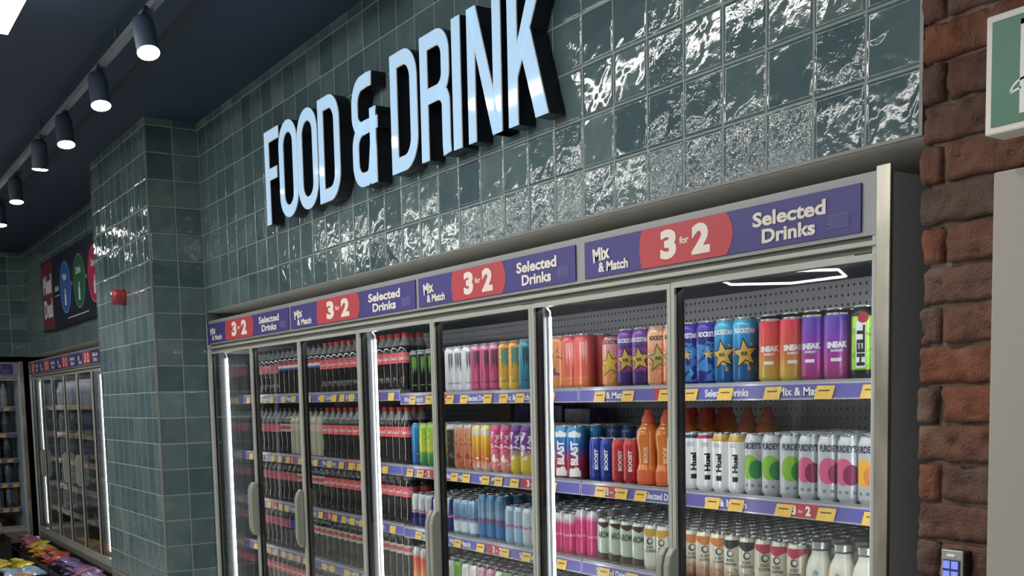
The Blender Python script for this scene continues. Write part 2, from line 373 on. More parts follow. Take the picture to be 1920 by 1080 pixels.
    bp = N.new('ShaderNodeBump'); bp.inputs['Distance'].default_value = .005; L.new(n2.outputs['Fac'], bp.inputs['Height']); L.new(bp.outputs[0], b.inputs['Normal'])
    bm.to_mesh(me); bm.free(); me.materials.append(m)
    ob = bpy.data.objects.new('wall_brick', me); C.objects.link(ob); struct(ob)
    struct(MB().box(x0 + .014, x1, yf + .015, yf + .25, 0, ZC).build('wall_brick_mortar', noisy('mortar', srgb(112, 98, 88), srgb(128, 114, 100), 30, .9, bump=.004, bscale=70)))
    struct(MB().box(x0 + .03, x1, yf + .25, 2.8, 0, ZC).build('wall_right_return', SIDE))
brick_wall()

# ------------------------------------------------------------------ light fixtures
def line_light(x0, x1, y, z, label):
    t = thing('line_light', label, 'light', ((x0 + x1) / 2, y, z), 'long ceiling line lights')
    MB().box(x0 - .01, x1 + .01, y - .04, y + .04, z + .012, z + .05).build('housing', mat('white_housing', srgb(200, 196, 190), .5), t)
    MB().box(x0, x1, y - .036, y + .036, z, z + .012).build('diffuser', LAMP, t)
    n = max(2, int((x1 - x0) / 2))
    for i in range(n): xx = x0 + (x1 - x0) * (i + .5) / n; MB().cyl((xx, y, z + .05), (xx, y, ZC), .004, 6).build('suspension_rod', DUCT, t)
ZL = CH + 1.36
line_light(-4.38, -1.7, .672, ZL, 'bright white line light at the top left corner of the ceiling')
for (a, b, y, l) in ((-9.5, -.6, -.62, 'long line light over the aisle, nearest behind the viewer'),
                     (-9.5, -.3, -1.75, 'long line light over the middle of the shop'), (-9.5, .2, -3.1, 'long line light beyond the middle of the shop'), (-9.5, .6, -4.8, 'long line light near the opposite wall')):
    line_light(a, b, y, ZL, l)
# curved tube lamp over the far side of the shop (mirrored in the door glass)
t = thing('ring_light', 'white ring of tube light over the far side of the shop', 'light', (-9.1, -6.3, ZL))
MB().tube([(-9.1 + .85 * math.cos(a * PI / 3), -6.3 + .75 * math.sin(a * PI / 3), ZL) for a in range(7)], .015, 8).build('tube', LAMP, t)
for yy in (-5.65, -6.95): MB().cyl((-9.1, yy, ZL), (-9.1, yy, ZC), .004, 6).build('suspension_rod', DUCT, t)
# track with spots
SPOTB = mat('spot_body', srgb(48, 60, 78), .5)
t = thing('lighting_track', 'grey lighting track running along the dark ceiling', 'lighting track', (-6, 1.10, CH + 1.38))
MB().box(-11, -3.1, 1.087, 1.113, CH + 1.37, CH + 1.395).build('rail', mat('track_grey', srgb(124, 130, 138), .4, .2), t)
for x in (-10, -8, -6, -4.4): MB().cyl((x, 1.1, CH + 1.395), (x, 1.1, ZC), .006, 6).build('hanger', SPOTB, t)
SF = mat('spot_lens', (1, 1, 1, 1), .5, emit=(1, .97, .92, 1), es=22)
spots = [(-3.86, 1.07), (-4.62, 1.08), (-5.37, 1.09), (-5.98, 1.08), (-6.98, 1.12), (-7.9, 1.16), (-8.9, 1.1), (-2.6, 1.06), (-1.4, 1.06)]
names = ['nearest ceiling track spotlight, above the lettered wall', 'second track spotlight from the front, over the pillar side', 'third track spotlight from the front, level with the pillar', 'fourth track spotlight from the front, tilted, left of the pillar',
         'fifth track spotlight, small and far along the track', 'sixth track spotlight, cut by the left edge', 'seventh track spotlight far down the track', 'spotlight on the ceiling above the letters, near the front', 'spotlight on the ceiling above the near end of the fridge']
for i, ((x, y), nm) in enumerate(zip(spots, names)):
    z = CH + 1.21; tilt = (-.42, -.33, -.28, .12, -.15, -.1, -.1, -.2, -.2)[i]
    t = thing('track_spotlight', nm, 'spotlight', (x, y, z), 'track spotlights')
    b_ = MB().lathe([(.0385, 0), (.0385, .11), (.034, .135), (.018, .148)], 24).build('spot_body', SPOTB, t, org=(0, 0, 0)); b_.parent = t
    MB().lathe([(.030, -.006), (.0375, -.0015), (.0375, .004)], 24).build('lens', SF, b_, org=(0, 0, 0))
    MB().cyl((0, 0, .12), (0, .02, .165), .010, 8).box(-.035, .035, .0, .035, .158, .172).build('bracket', SPOTB, t, org=(0, 0, 0))
    t.rotation_euler = (0, tilt, 0)
    ld = bpy.data.lights.new('spot', 'SPOT'); ld.energy = SPOT_W; ld.spot_size = math.radians(96); ld.spot_blend = .7; ld.shadow_soft_size = .04; ld.color = (1, .96, .9)
    lo = bpy.data.objects.new('spot_lamp', ld); C.objects.link(lo); lo.parent = t; lo.location = (0, 0, -.012)

# ------------------------------------------------------------------ big letters
def arc(cx, cz, rx, rz, a0, a1, n=14): return [(cx + rx * math.cos(math.radians(a0 + (a1 - a0) * i / n)), cz + rz * math.sin(math.radians(a0 + (a1 - a0) * i / n))) for i in range(n + 1)]
H = .394; W_ = .050; zb = CH + .767; h2 = W_ / 2
def glyph(ch, m, x0, wd, ya, yb, w=W_):
    z = zb; h = w / 2; x1 = x0 + wd; R_ = lambda pts, **k: m.ribbon(pts, w, ya, yb, **k); P_ = lambda pts: m.prism(pts, ya, yb)
    rx = wd / 2 - h
    if ch == 'F': P_([(x0, z), (x0 + w, z), (x0 + w, z + H), (x0, z + H)]); P_([(x0 + w, z + H - w), (x1, z + H - w), (x1, z + H), (x0 + w, z + H)]); P_([(x0 + w, z + .185), (x1 - .028, z + .185), (x1 - .028, z + .185 + w), (x0 + w, z + .185 + w)])
    if ch == 'O': R_(arc(x0 + h + rx, z + H - h - rx, rx, rx, 0, 180) + arc(x0 + h + rx, z + h + rx, rx, rx, 180, 360), closed=True)
    if ch == 'D': R_([(x0 + h, z + h)] + arc(x1 - h - .07, z + h + .08, .07, .08, 270, 360) + arc(x1 - h - .07, z + H - h - .08, .07, .08, 0, 90) + [(x0 + h, z + H - h)], closed=True)
    if ch == 'R':
        P_([(x0, z), (x0 + w, z), (x0 + w, z + H), (x0, z + H)]); mz = z + .185
        R_([(x0 + w, z + H - h)] + arc(x1 - h - .055, z + H - h - .06, .055, .06, 90, 0) + arc(x1 - h - .055, mz + h + .045, .055, .055, 0, -90) + [(x0 + w, mz + h - .01)])
        R_(arc(x1 - h - .055, mz - .03, .055, .045, 80, 0) + [(x1 - h, z + .03), (x1 - h + .004, z)])
    if ch == 'I': P_([(x0, z), (x1, z), (x1, z + H), (x0, z + H)])
    if ch == 'N':
        P_([(x0, z), (x0 + w * .9, z), (x0 + w * .9, z + H), (x0, z + H)]); P_([(x1 - w * .9, z), (x1, z), (x1, z + H), (x1 - w * .9, z + H)])
        P_([(x0, z + H), (x0 + w * 1.05, z + H), (x1, z), (x1 - w * 1.05, z)])
    if ch == 'K':
        P_([(x0, z), (x0 + w, z), (x0 + w, z + H), (x0, z + H)]); P_([(x0 + w, z + .145), (x0 + w + .012, z + .245), (x1 - w * 1.15, z + H), (x1 - .006, z + H)] if False else [(x0 + w, z + .13), (x1 - .004, z + H), (x1 - .062, z + H), (x0 + w, z + .215)])
        P_([(x0 + w + .022, z + .19), (x1 - w * 1.25, z), (x1, z), (x0 + w + .062, z + .255)])
    if ch == '&':
        rr = .062
        R_([(x1 - .042, z + H - .030), (x1 - .075, z + H - h - .003)] + arc(x0 + h + rr, z + H - h - .075, rr, .07, 84, 180) + arc(x0 + h + rr, z + .205 + .055, rr, .055, 180, 262) + [(x0 + .10, z + .205)])
        R_([(x0 + .10, z + .205)] + arc(x0 + h + rr, z + .205 - .06, rr, .06, 98, 180) + arc(x0 + h + rr, z + h + .068, rr, .068, 180, 270) + arc(x1 - h - .063, z + h + .068, .04, .068, 270, 330) + [(x1 - h - .012, z + .14), (x1 - h - .012, z + .262)])
        P_([(x0 + .09, z + .18), (x1, z + .185), (x1, z + .228), (x0 + .09, z + .23)])
        P_([(x1 - w - .012, z), (x1 - .012, z), (x1 - .012, z + .25), (x1 - w - .012, z + .25)])
LB = mat('letter_case', srgb(14, 17, 26), .35); LF = mat('letter_face', srgb(110, 140, 165), .06, spec=.5, emit=srgb(184, 214, 240), es=LETTER_E); LE = mat('letter_edge', srgb(210, 214, 218), .4)
LETS = [('F', -4.556, .166), ('O', -4.392, .2), ('O', -4.19, .203), ('D', -3.976, .196), ('&', -3.667, .206), ('D', -3.357, .19), ('R', -3.145, .188), ('I', -2.939, .052), ('N', -2.848, .188), ('K', -2.626, .197)]
LN = ['letter F at the start of the sign', 'letter O, left of the two', 'letter O, right of the two', 'letter D ending the first word', 'ampersand between the two words', 'letter D starting the second word', 'letter R after the second D', 'letter I, a single upright bar', 'letter N next to the last letter', 'letter K at the right end of the sign']
for (ch, x, wd), ln in zip(LETS, LN):
    t = thing('illuminated_letter', 'white glowing ' + ln + ', on the teal tiles', 'letter', (x + wd / 2, WY, zb), 'illuminated letters of the wall sign')
    a = MB(); glyph(ch, a, x, wd, 1.742, 1.796); a.build('letter_case', LB, t)
    a = MB(); glyph(ch, a, x, wd, 1.739, 1.742); a.build('letter_edge', LE, t)
    a = MB(); glyph(ch, a, x + .0025, wd - .005, 1.7375, 1.739, W_ - .005); a.build('lit_face', LF, t)

# ------------------------------------------------------------------ banners
def banner(root, x0, x1, z0, z1, y, n=0):
    b = MB().box(x0, x1, y - .004, y, z0, z1).build('promo_banner', BLUE, root)
    L_ = x1 - x0; hh = z1 - z0
    rx0 = x0 + L_ * .252; rx1 = x0 + L_ * .612
    pts = [(rx0 + .012, z1), (rx0, z1 - hh * .35), (rx0, z0 + hh * .35), (rx0 + .008, z0)]
    pts = [(rx0 + .010 * (2 * t - 1) ** 2, z1 - hh * t) for t in [i / 8 for i in range(9)]] + [(rx1 - .022 * (2 * t - 1) ** 2, z0 + hh * t) for t in [i / 8 for i in range(9)]]
    MB().prism(pts, y - .0048, y - .0042).build('red_panel', RED, b)
    m = MB(); yy = y - .0056
    put_text(m, '3', x0 + L_ * .372, z0 + hh * .14, hh * .74, yy, .055, width=L_ * .064)
    put_text(m, '2', x0 + L_ * .497, z0 + hh * .14, hh * .74, yy, .055, width=L_ * .068)
    put_text(m, 'for', x0 + L_ * .434, z0 + hh * .46, hh * .18, yy, .03, width=L_ * .036)
    m.build('lettering', CREAM, b); m = MB()
    put_text(m, 'Mix', x0 + L_ * .083, z0 + hh * .42, hh * .38, yy, .04, width=L_ * .078, rot=.10)
    put_text(m, '& Match', x0 + L_ * .135, z0 + hh * .11, hh * .27, yy, .035, width=L_ * .135)
    m.build('lettering', CREAM, b); m = MB()
    put_text(m, 'Selected', x0 + L_ * .792, z0 + hh * .50, hh * .33, yy, .035, width=L_ * .225)
    put_text(m, 'Drinks', x0 + L_ * .792, z0 + hh * .11, hh * .32, yy, .035, width=L_ * .165)
    m.build('lettering', CREAM, b)
    m = MB()
    for i in range(9): m.box(x0 + L_ * (.908 + .003 * (i % 3)), x0 + L_ * (.972 - .004 * (i % 2)), yy, yy + .0005, z0 + hh * (.16 + .034 * i), z0 + hh * (.176 + .034 * i))
    m.build('small_print', PALEBLUE, b)
    return b

# ------------------------------------------------------------------ shelves with price rails
def shelf(root, x0, x1, ztop, yf, depth, seed, lift=.0, tickets=True, red_every=True):
    rnd = random.Random(seed); y0 = yf
    s = MB().box(x0, x1, y0 + .012, y0 + depth, ztop - .018, ztop)
    s.box(x0, x1, y0 + .004, y0 + .012, ztop - .004, ztop + .004); s = s.build('shelf', DECK, root)
    hh = .036; za = ztop - .040; zb_ = za + hh
    r = MB().box(x0, x1, y0, y0 + .006, za - .002, zb_ + .002).build('price_rail', RAILG, s)
    MB().box(x0 + .004, x1 - .004, y0 - .001, y0 - .0002, za + .002, zb_ - .002).build('promo_strip', PERI, s)
    m = MB(); rd = MB(); x = x0 + .10 + rnd.uniform(0, .1); k = seed
    while x < x1 - .14:
        kind = k % 3; k += 1
        if kind == 0: put_text(m, 'Mix & Match', x, za + .008, .0195, y0 - .0022, .025, width=.15); x += .25
        elif kind == 1:
            rd.box(x - .058, x + .058, y0 - .0018, y0 - .0012, za + .002, zb_ - .002); put_text(m, '3', x - .020, za + .006, .024, y0 - .0024, .05); put_text(m, '2', x + .024, za + .006, .024, y0 - .0024, .05); put_text(m, 'for', x + .001, za + .012, .008, y0 - .0024, .02); x += .22
        else: put_text(m, 'Selected Drinks', x, za + .008, .0195, y0 - .0022, .025, width=.155); x += .25
    if m.v: m.build('lettering', WHITE, s)
    if rd.v: rd.build('red_panel', RED, s)
    if tickets:
        x = x0 + rnd.uniform(.03, .1)
        while x < x1 - .06:
            sl = .010; t = MB(); t.prism([(x, za - .001), (x + .052, za - .001), (x + .052 + sl, zb_ - .006), (x + sl, zb_ - .006)], y0 - .0042, y0 - .0034)
            tk = t.build('price_ticket', YEL, s)
            if tickets == 2: MB().prism([(x + .014, za + .017), (x + .046, za + .017), (x + .048, za + .0205), (x + .016, za + .0205)], y0 - .0046, y0 - .0043).build('ticket_print', TINK, s)
            x += rnd.choice((.085, .10, .13, .16))
    return s

# ------------------------------------------------------------------ fridge
def handle(root, x, zc, side):
    y0 = WY; ya = y0 - .036; z0 = zc - .13; z1 = zc + .13
    pts = [(y0, z0 + .004), (y0 - .016, z0), (ya + .006, z0 + .02), (ya, z0 + .045), (ya, z1 - .045), (ya + .006, z1 - .02), (y0 - .016, z1), (y0, z1 - .004)]
    o = MB().prismx(pts, x - .0115, x + .0115).build('handle', HANDLE, root); bevel(o, .005, 3)
    return o
SHZ = [CH + .020, CH - .264, CH - .508, CH - .746, CH - .99, CH - 1.2]
BAF = .312
def fridge(label, x0, x1, mull, posts, handles, shelves, banners, zbot, y_in=1.97, back=2.50, led=True, gd=.028):
    root = thing('display_fridge', label, 'fridge', ((x0 + x1) / 2, WY + .35, 0))
    zt = CH + .430
    B = lambda: MB()
    B().box(x0, x0 + .03, WY, back + .05, 0, zt).build('side_panel', SIDE, root)
    B().box(x1 - .03, x1 + .019, WY + .003, back + .05, 0, zt - .008).build('side_panel', SIDE, root)
    B().box(x0 + .0305, x0 + .034, WY + .09, back - .001, zbot, CH + .26).build('inner_liner', mat('polished_liner', srgb(150, 152, 156), .12, .85), root)
    B().box(x0 + .03, x1 - .03, back, back + .05, 0, zt).build('back_panel', HOLES, root)
    # ducted lining: upper baffle sloping down to the back panel
    B().prismx([(WY + .085, CH + .288), (back - .005, CH + BAF), (back - .005, CH + .38), (WY + .085, CH + .38)], x0 + .03, x1 - .03).build('upper_baffle', DARKMET, root)
    B().box(x0 + .03, x1 - .03, WY + .06, back + .05, zt - .02, zt).build('roof_panel', SOFF, root)
    # header: sign frame, channels, bars
    h = B().box(x0, x1, WY, WY + .06, CH + .306, zt)
    h.build('header_panel', mat('header_grey', srgb(150, 152, 152), .45, .2), root)
    B().box(x0, x1, WY + .012, WY + .06, CH + .274, CH + .306).build('header_channel', GREY_D, root)
    bevel(B().box(x0, x1, WY - .004, WY + .012, CH + .285, CH + .295).build('header_bar', GREY, root), .0015)
    for (bx0, bx1) in banners: banner(root, bx0, bx1, CH + .315, CH + .412, WY - .0005)
    # plinth
    B().box(x0 + .03, x1 - .03, WY, back, 0, zbot - .04).build('plinth', GREY_D, root)
    B().box(x0 + .03, x1 - .03, WY - .004, WY + .05, zbot - .04, zbot).build('bottom_rail', GREY, root)
    # end bars
    bevel(B().box(x1 - .014, x1 + .020, WY - .008, WY + .002, 0, zt + .008).build('corner_post', STEEL, root), .002)
    bevel(B().box(x0, x0 + .012, WY - .004, WY + .002, 0, zt).build('corner_post', GREY, root), .002)
    # doors
    edges = [x0 + .03] + list(mull) + [x1 - .012]
    for i in range(len(edges) - 1):
        a, b = edges[i] + .001, edges[i + 1] - .001; zt_, zb_ = CH + .270, zbot + .004; fw = .0125
        f = B().box(a, a + fw, WY, WY + .007, zb_, zt_).box(b - fw, b, WY, WY + .007, zb_, zt_).box(a + fw, b - fw, WY, WY + .007, zt_ - fw, zt_).box(a + fw, b - fw, WY, WY + .007, zb_, zb_ + fw)
        d = f.build('door', GREY, root)
        g = B(); g.box(a, a + fw - .001, WY + .007, WY + .007 + gd, zb_, zt_).box(b - fw + .001, b, WY + .007, WY + .007 + gd, zb_, zt_).box(a + fw, b - fw, WY + .007, WY + .007 + gd, zt_ - fw + .001, zt_).box(a + fw, b - fw, WY + .007, WY + .007 + gd, zb_, zb_ + fw - .001)
        g.build('door_gasket', BLACK, d)
        B().box(a + fw - .001, b - fw + .001, WY + .0115, WY + .0121, zb_ + fw - .001, zt_ - fw + .001).build('glass_pane', GLASS, d)
        B().box(b - .07, b - .02, WY + .014, WY + .028, zt_ + .001, zt_ + .011).build('hinge', BLACK, d)
        if (i, 'r') in handles: handle(d, b - .0135, CH - .515, 1)
        if (i, 'l') in handles: handle(d, a + .0135, CH - .515, -1)
    # posts with led tubes
    for px in posts:
        B().box(px - .034, px - .004, WY + .036, WY + .085, zbot, CH + .262).build('inner_post', POST, root)
        B().box(px - .004, px + .0005, WY + .040, WY + .068, zbot, CH + .262).build('inner_post', mat('post_face', srgb(84, 86, 91), .55, .1), root)
        if not led: continue
        B().cyl((px + .011, WY + .080, zbot + .03), (px + .011, WY + .080, CH + .235), .0042, 8).build('led_tube', LED, root)
        B().tube([(px + .011, WY + .080, CH + .235), (px + .014, WY + .078, CH + .25), (px + .004, WY + .07, CH + .268)], .003, 6).build('led_cable', WHITE, root)
    if led: B().cyl((x1 - .045, WY + .076, zbot + .03), (x1 - .045, WY + .076, CH + .235), .0045, 8).build('led_tube', LED, root)
    if led: B().cyl((x0 + .08, WY + .056, CH + .274), (x1 - .06, WY + .056, CH + .274), .005, 8).build('canopy_fill_tube', LED, root)  # added tube, hidden above the door tops, to brighten the back panel
    if led:
        for mx_ in mull:
            if mx_ > -3.5 and all(abs(mx_ - q) > .12 for q in posts): B().cyl((mx_ * 1.006, WY + .047, zbot + .03), (mx_ * 1.006, WY + .047, CH + .235), .005, 8).build('led_tube', LED_FILL, root)  # added fill tubes, out of sight behind mullions, to brighten the drinks
    for (sx0, sx1, zs, sd) in shelves:
        for j, z in enumerate(zs): shelf(root, sx0 + .002, sx1 - .002, z, y_in, back - y_in - .01, sd + j, tickets=2 if 20 < sd < 40 and j < 4 else 1)
    return root
ZA = [CH + .036, CH - .262, CH - .505, CH - .745, CH - .985]
ZB = SHZ[:5]
X0, X1 = -5.662, -1.385
fridge('long grey glass-door drinks fridge under the tiled bulkhead', X0, X1, [-5.012, -4.412, -3.812, -3.222, -2.622, -2.012], [-5.605, -3.832, -2.648],
       {(0, 'r'), (1, 'l'), (1, 'r'), (3, 'r'), (4, 'l'), (5, 'r'), (6, 'l')}, [(X0 + .03, -3.80, ZA, 10), (-3.80, -2.62, ZB, 21), (-2.62, X1 - .03, ZB, 33)],
       [(-5.635, -4.50), (-4.475, -3.325), (-3.30, -2.395), (-2.352, -1.438)], .33)
fx1 = XPL - .02
fridge('second glass-door fridge past the tiled pillar, dim inside', XL + .04, fx1, [-10.57, -10.05, -9.54, -9.02, -8.48, -7.96, -7.45], [-11.06, -8.525],
       {(0, 'r'), (2, 'r'), (3, 'r'), (5, 'r')}, [(XL + .07, -9.02, [CH + .01, CH - .245, CH - .49, CH - .73, CH - .97], 44), (-9.02, fx1 - .03, [CH + .01, CH - .245, CH - .49, CH - .73, CH - .97], 51)],
       [(XL + .06, -10.55), (-10.53, -9.74), (-9.72, -8.93), (-8.91, -8.12), (-8.10, -7.31)], .35, gd=.012)

# ------------------------------------------------------------------ drinks
def S_(r, g, b):  # pulls colours toward grey; on the drinks this paints in door glass haze
    m_ = (r + g + b) / 3; return srgb(r + (m_ - r) * .12, g + (m_ - g) * .12, b + (m_ - b) * .12)
SIL = S_(196, 198, 202); BLK = S_(18, 18, 20); WHT = S_(232, 232, 236)
def disc(m, cx, cz, r, y, n=20, rx=None):
    rx = rx or r; k = len(m.v); m.v.append((cx, y, cz))
    for j in (.5, 1):
        for i in range(n): m.v.append((cx + rx * j * math.cos(2 * PI * i / n), y, cz + r * j * math.sin(2 * PI * i / n)))
    for i in range(n):
        a, b = k + 1 + i, k + 1 + (i + 1) % n; m.f.append((k, a, b)); m.f.append((a, a + n, b + n, b))
def star(m, cx, cz, r, y, rot=0):
    k = len(m.v); m.v.append((cx, y, cz))
    for i in range(10):
        a = PI / 2 + rot + i * PI / 5; q = r if i % 2 == 0 else r * .42; m.v.append((cx + q * math.cos(a), y, cz + q * math.sin(a)))
    m.f += [(k, k + 1 + i, k + 1 + (i + 1) % 10) for i in range(10)]
def poly(m, pts, y):
    k = len(m.v); m.v += [(a, y, b) for a, b in pts]; m.f.append(tuple(range(k, k + len(pts))))
def rect(m, x0, x1, z0, z1, y): poly(m, [(x0, z0), (x1, z0), (x1, z1), (x0, z1)], y)
def claws(m, z0, z1, wd, y=0):
    for i, (o, t) in enumerate(((-wd, .0), (0, .012), (wd, .0))):
        h_ = z1 - z0; poly(m, [(o - .003, z1 - .004), (o + .004, z1), (o + .0035, z0 + h_ * .45), (o + .005, z0 + h_ * .4), (o + .0012, z0 + t - .004), (o - .003, z0 + h_ * .5)], y)
# kind: (name, r, h, colour stops, ramp mode, pattern, lid, art(list of (part, colour, drawing function)), description)
def A_text(s, cz, hh, rot=0, x=0, bold=.03, width=None): return lambda m: put_text(m, s, x, cz, hh, 0, bold, width, rot)
def art_claw(col): return [('emblem', col, lambda m: claws(m, .075, .145, .009)), ('lettering', col, lambda m: put_text(m, 'ENERGY', 0, .03, .006, 0, .02))]
def art_star(c1, c2, ct, txt='ROCKSTAR', z=.078):
    return [('lettering', ct, lambda m: put_text(m, txt, 0, .128, .013, 0, .05, width=.056)), ('emblem', c2, lambda m: star(m, 0, z, .043, 0, .12)), ('star_emblem', c1, lambda m: star(m, 0, z, .035, -.0004, .12)),
            ('monogram', BLK, lambda m: put_text(m, 'RR', 0, z - .005, .010, -.0009, .03))]
def art_sneak(): return [('lettering', WHT, lambda m: (put_text(m, 'SNEAK', 0, .076, .015, 0, .07, width=.050, rot=.03), put_text(m, 'ENERGY', 0, .067, .006, 0, .04), rect(m, -.014, .010, .045, .053, 0))),
                          ('top_print', WHT, lambda m: put_text(m, 'NEW ZERO SUGAR', 0, .1525, .0048, 0, .05))]
def art_vert(s, col, cz, hh, ln, x=.006, badge=None):
    return [('lettering', col, lambda m: put_text(m, s, x, cz, hh, 0, .05, ln, PI / 2))]
def art_huel(): return [('lettering', BLK, lambda m: (put_text(m, 'Huel', .009, .078, .0155, 0, .05, .048, PI / 2), rect(m, -.006, .009, .031, .044, 0))), ('small_print', S_(150, 150, 155), lambda m: [rect(m, -.018, .004, .128 - .004 * i, .1295 - .004 * i, 0) for i in range(3)])]
def art_purd(c1, c2): return [('lettering', S_(48, 52, 84), lambda m: put_text(m, "PURDEY'S", 0, .118, .017, 0, .04, .054)), ('fruit_disc', c1, lambda m: disc(m, -.004, .073, .031, 0, 24, .026)), ('fruit_slice', c2, lambda m: disc(m, .016, .066, .024, -.0004, 20, .020)),
                              ('small_print', S_(120, 122, 130), lambda m: [rect(m, -.016 + .018 * i, -.008 + .018 * i, .022, .029, 0) for i in range(3)])]
def art_bull(c): return [('lettering', S_(200, 44, 60), lambda m: put_text(m, 'Red Bull', 0, .060, .010, 0, .04, .040)), ('emblem', c, lambda m: poly(m, [(-.018, .012), (.018, .012), (.026, .052), (-.026, .052)], 0))]
def art_cafe(top, low, lab='ICED', lab2='COFFEE'):
    r = [('top_pennant', top, lambda m: poly(m, [(-.034, .121), (.034, .121), (.034, .112), (.002, .096), (-.004, .096), (-.034, .112)], 0)),
         ('lettering', S_(60, 52, 50), lambda m: (put_text(m, lab, 0, .064, .0075, 0, .03), put_text(m, lab2, 0, .053, .0075, 0, .03))), ('emblem', S_(70, 66, 66), lambda m: (disc(m, 0, .085, .010, 0), )), ('emblem_inner', S_(214, 206, 190), lambda m: disc(m, .002, .086, .006, -.0004))]
    if low: r.append(('bottom_swirl', low, lambda m: poly(m, [(-.034, .006), (.034, .006), (.034, .040), (.018, .034), (.004, .022), (-.010, .034), (-.034, .026)], 0)))
    return r
T, U, SL, MD = (.033, .168), (.0305, .168), (.0265, .134), (.029, .157)
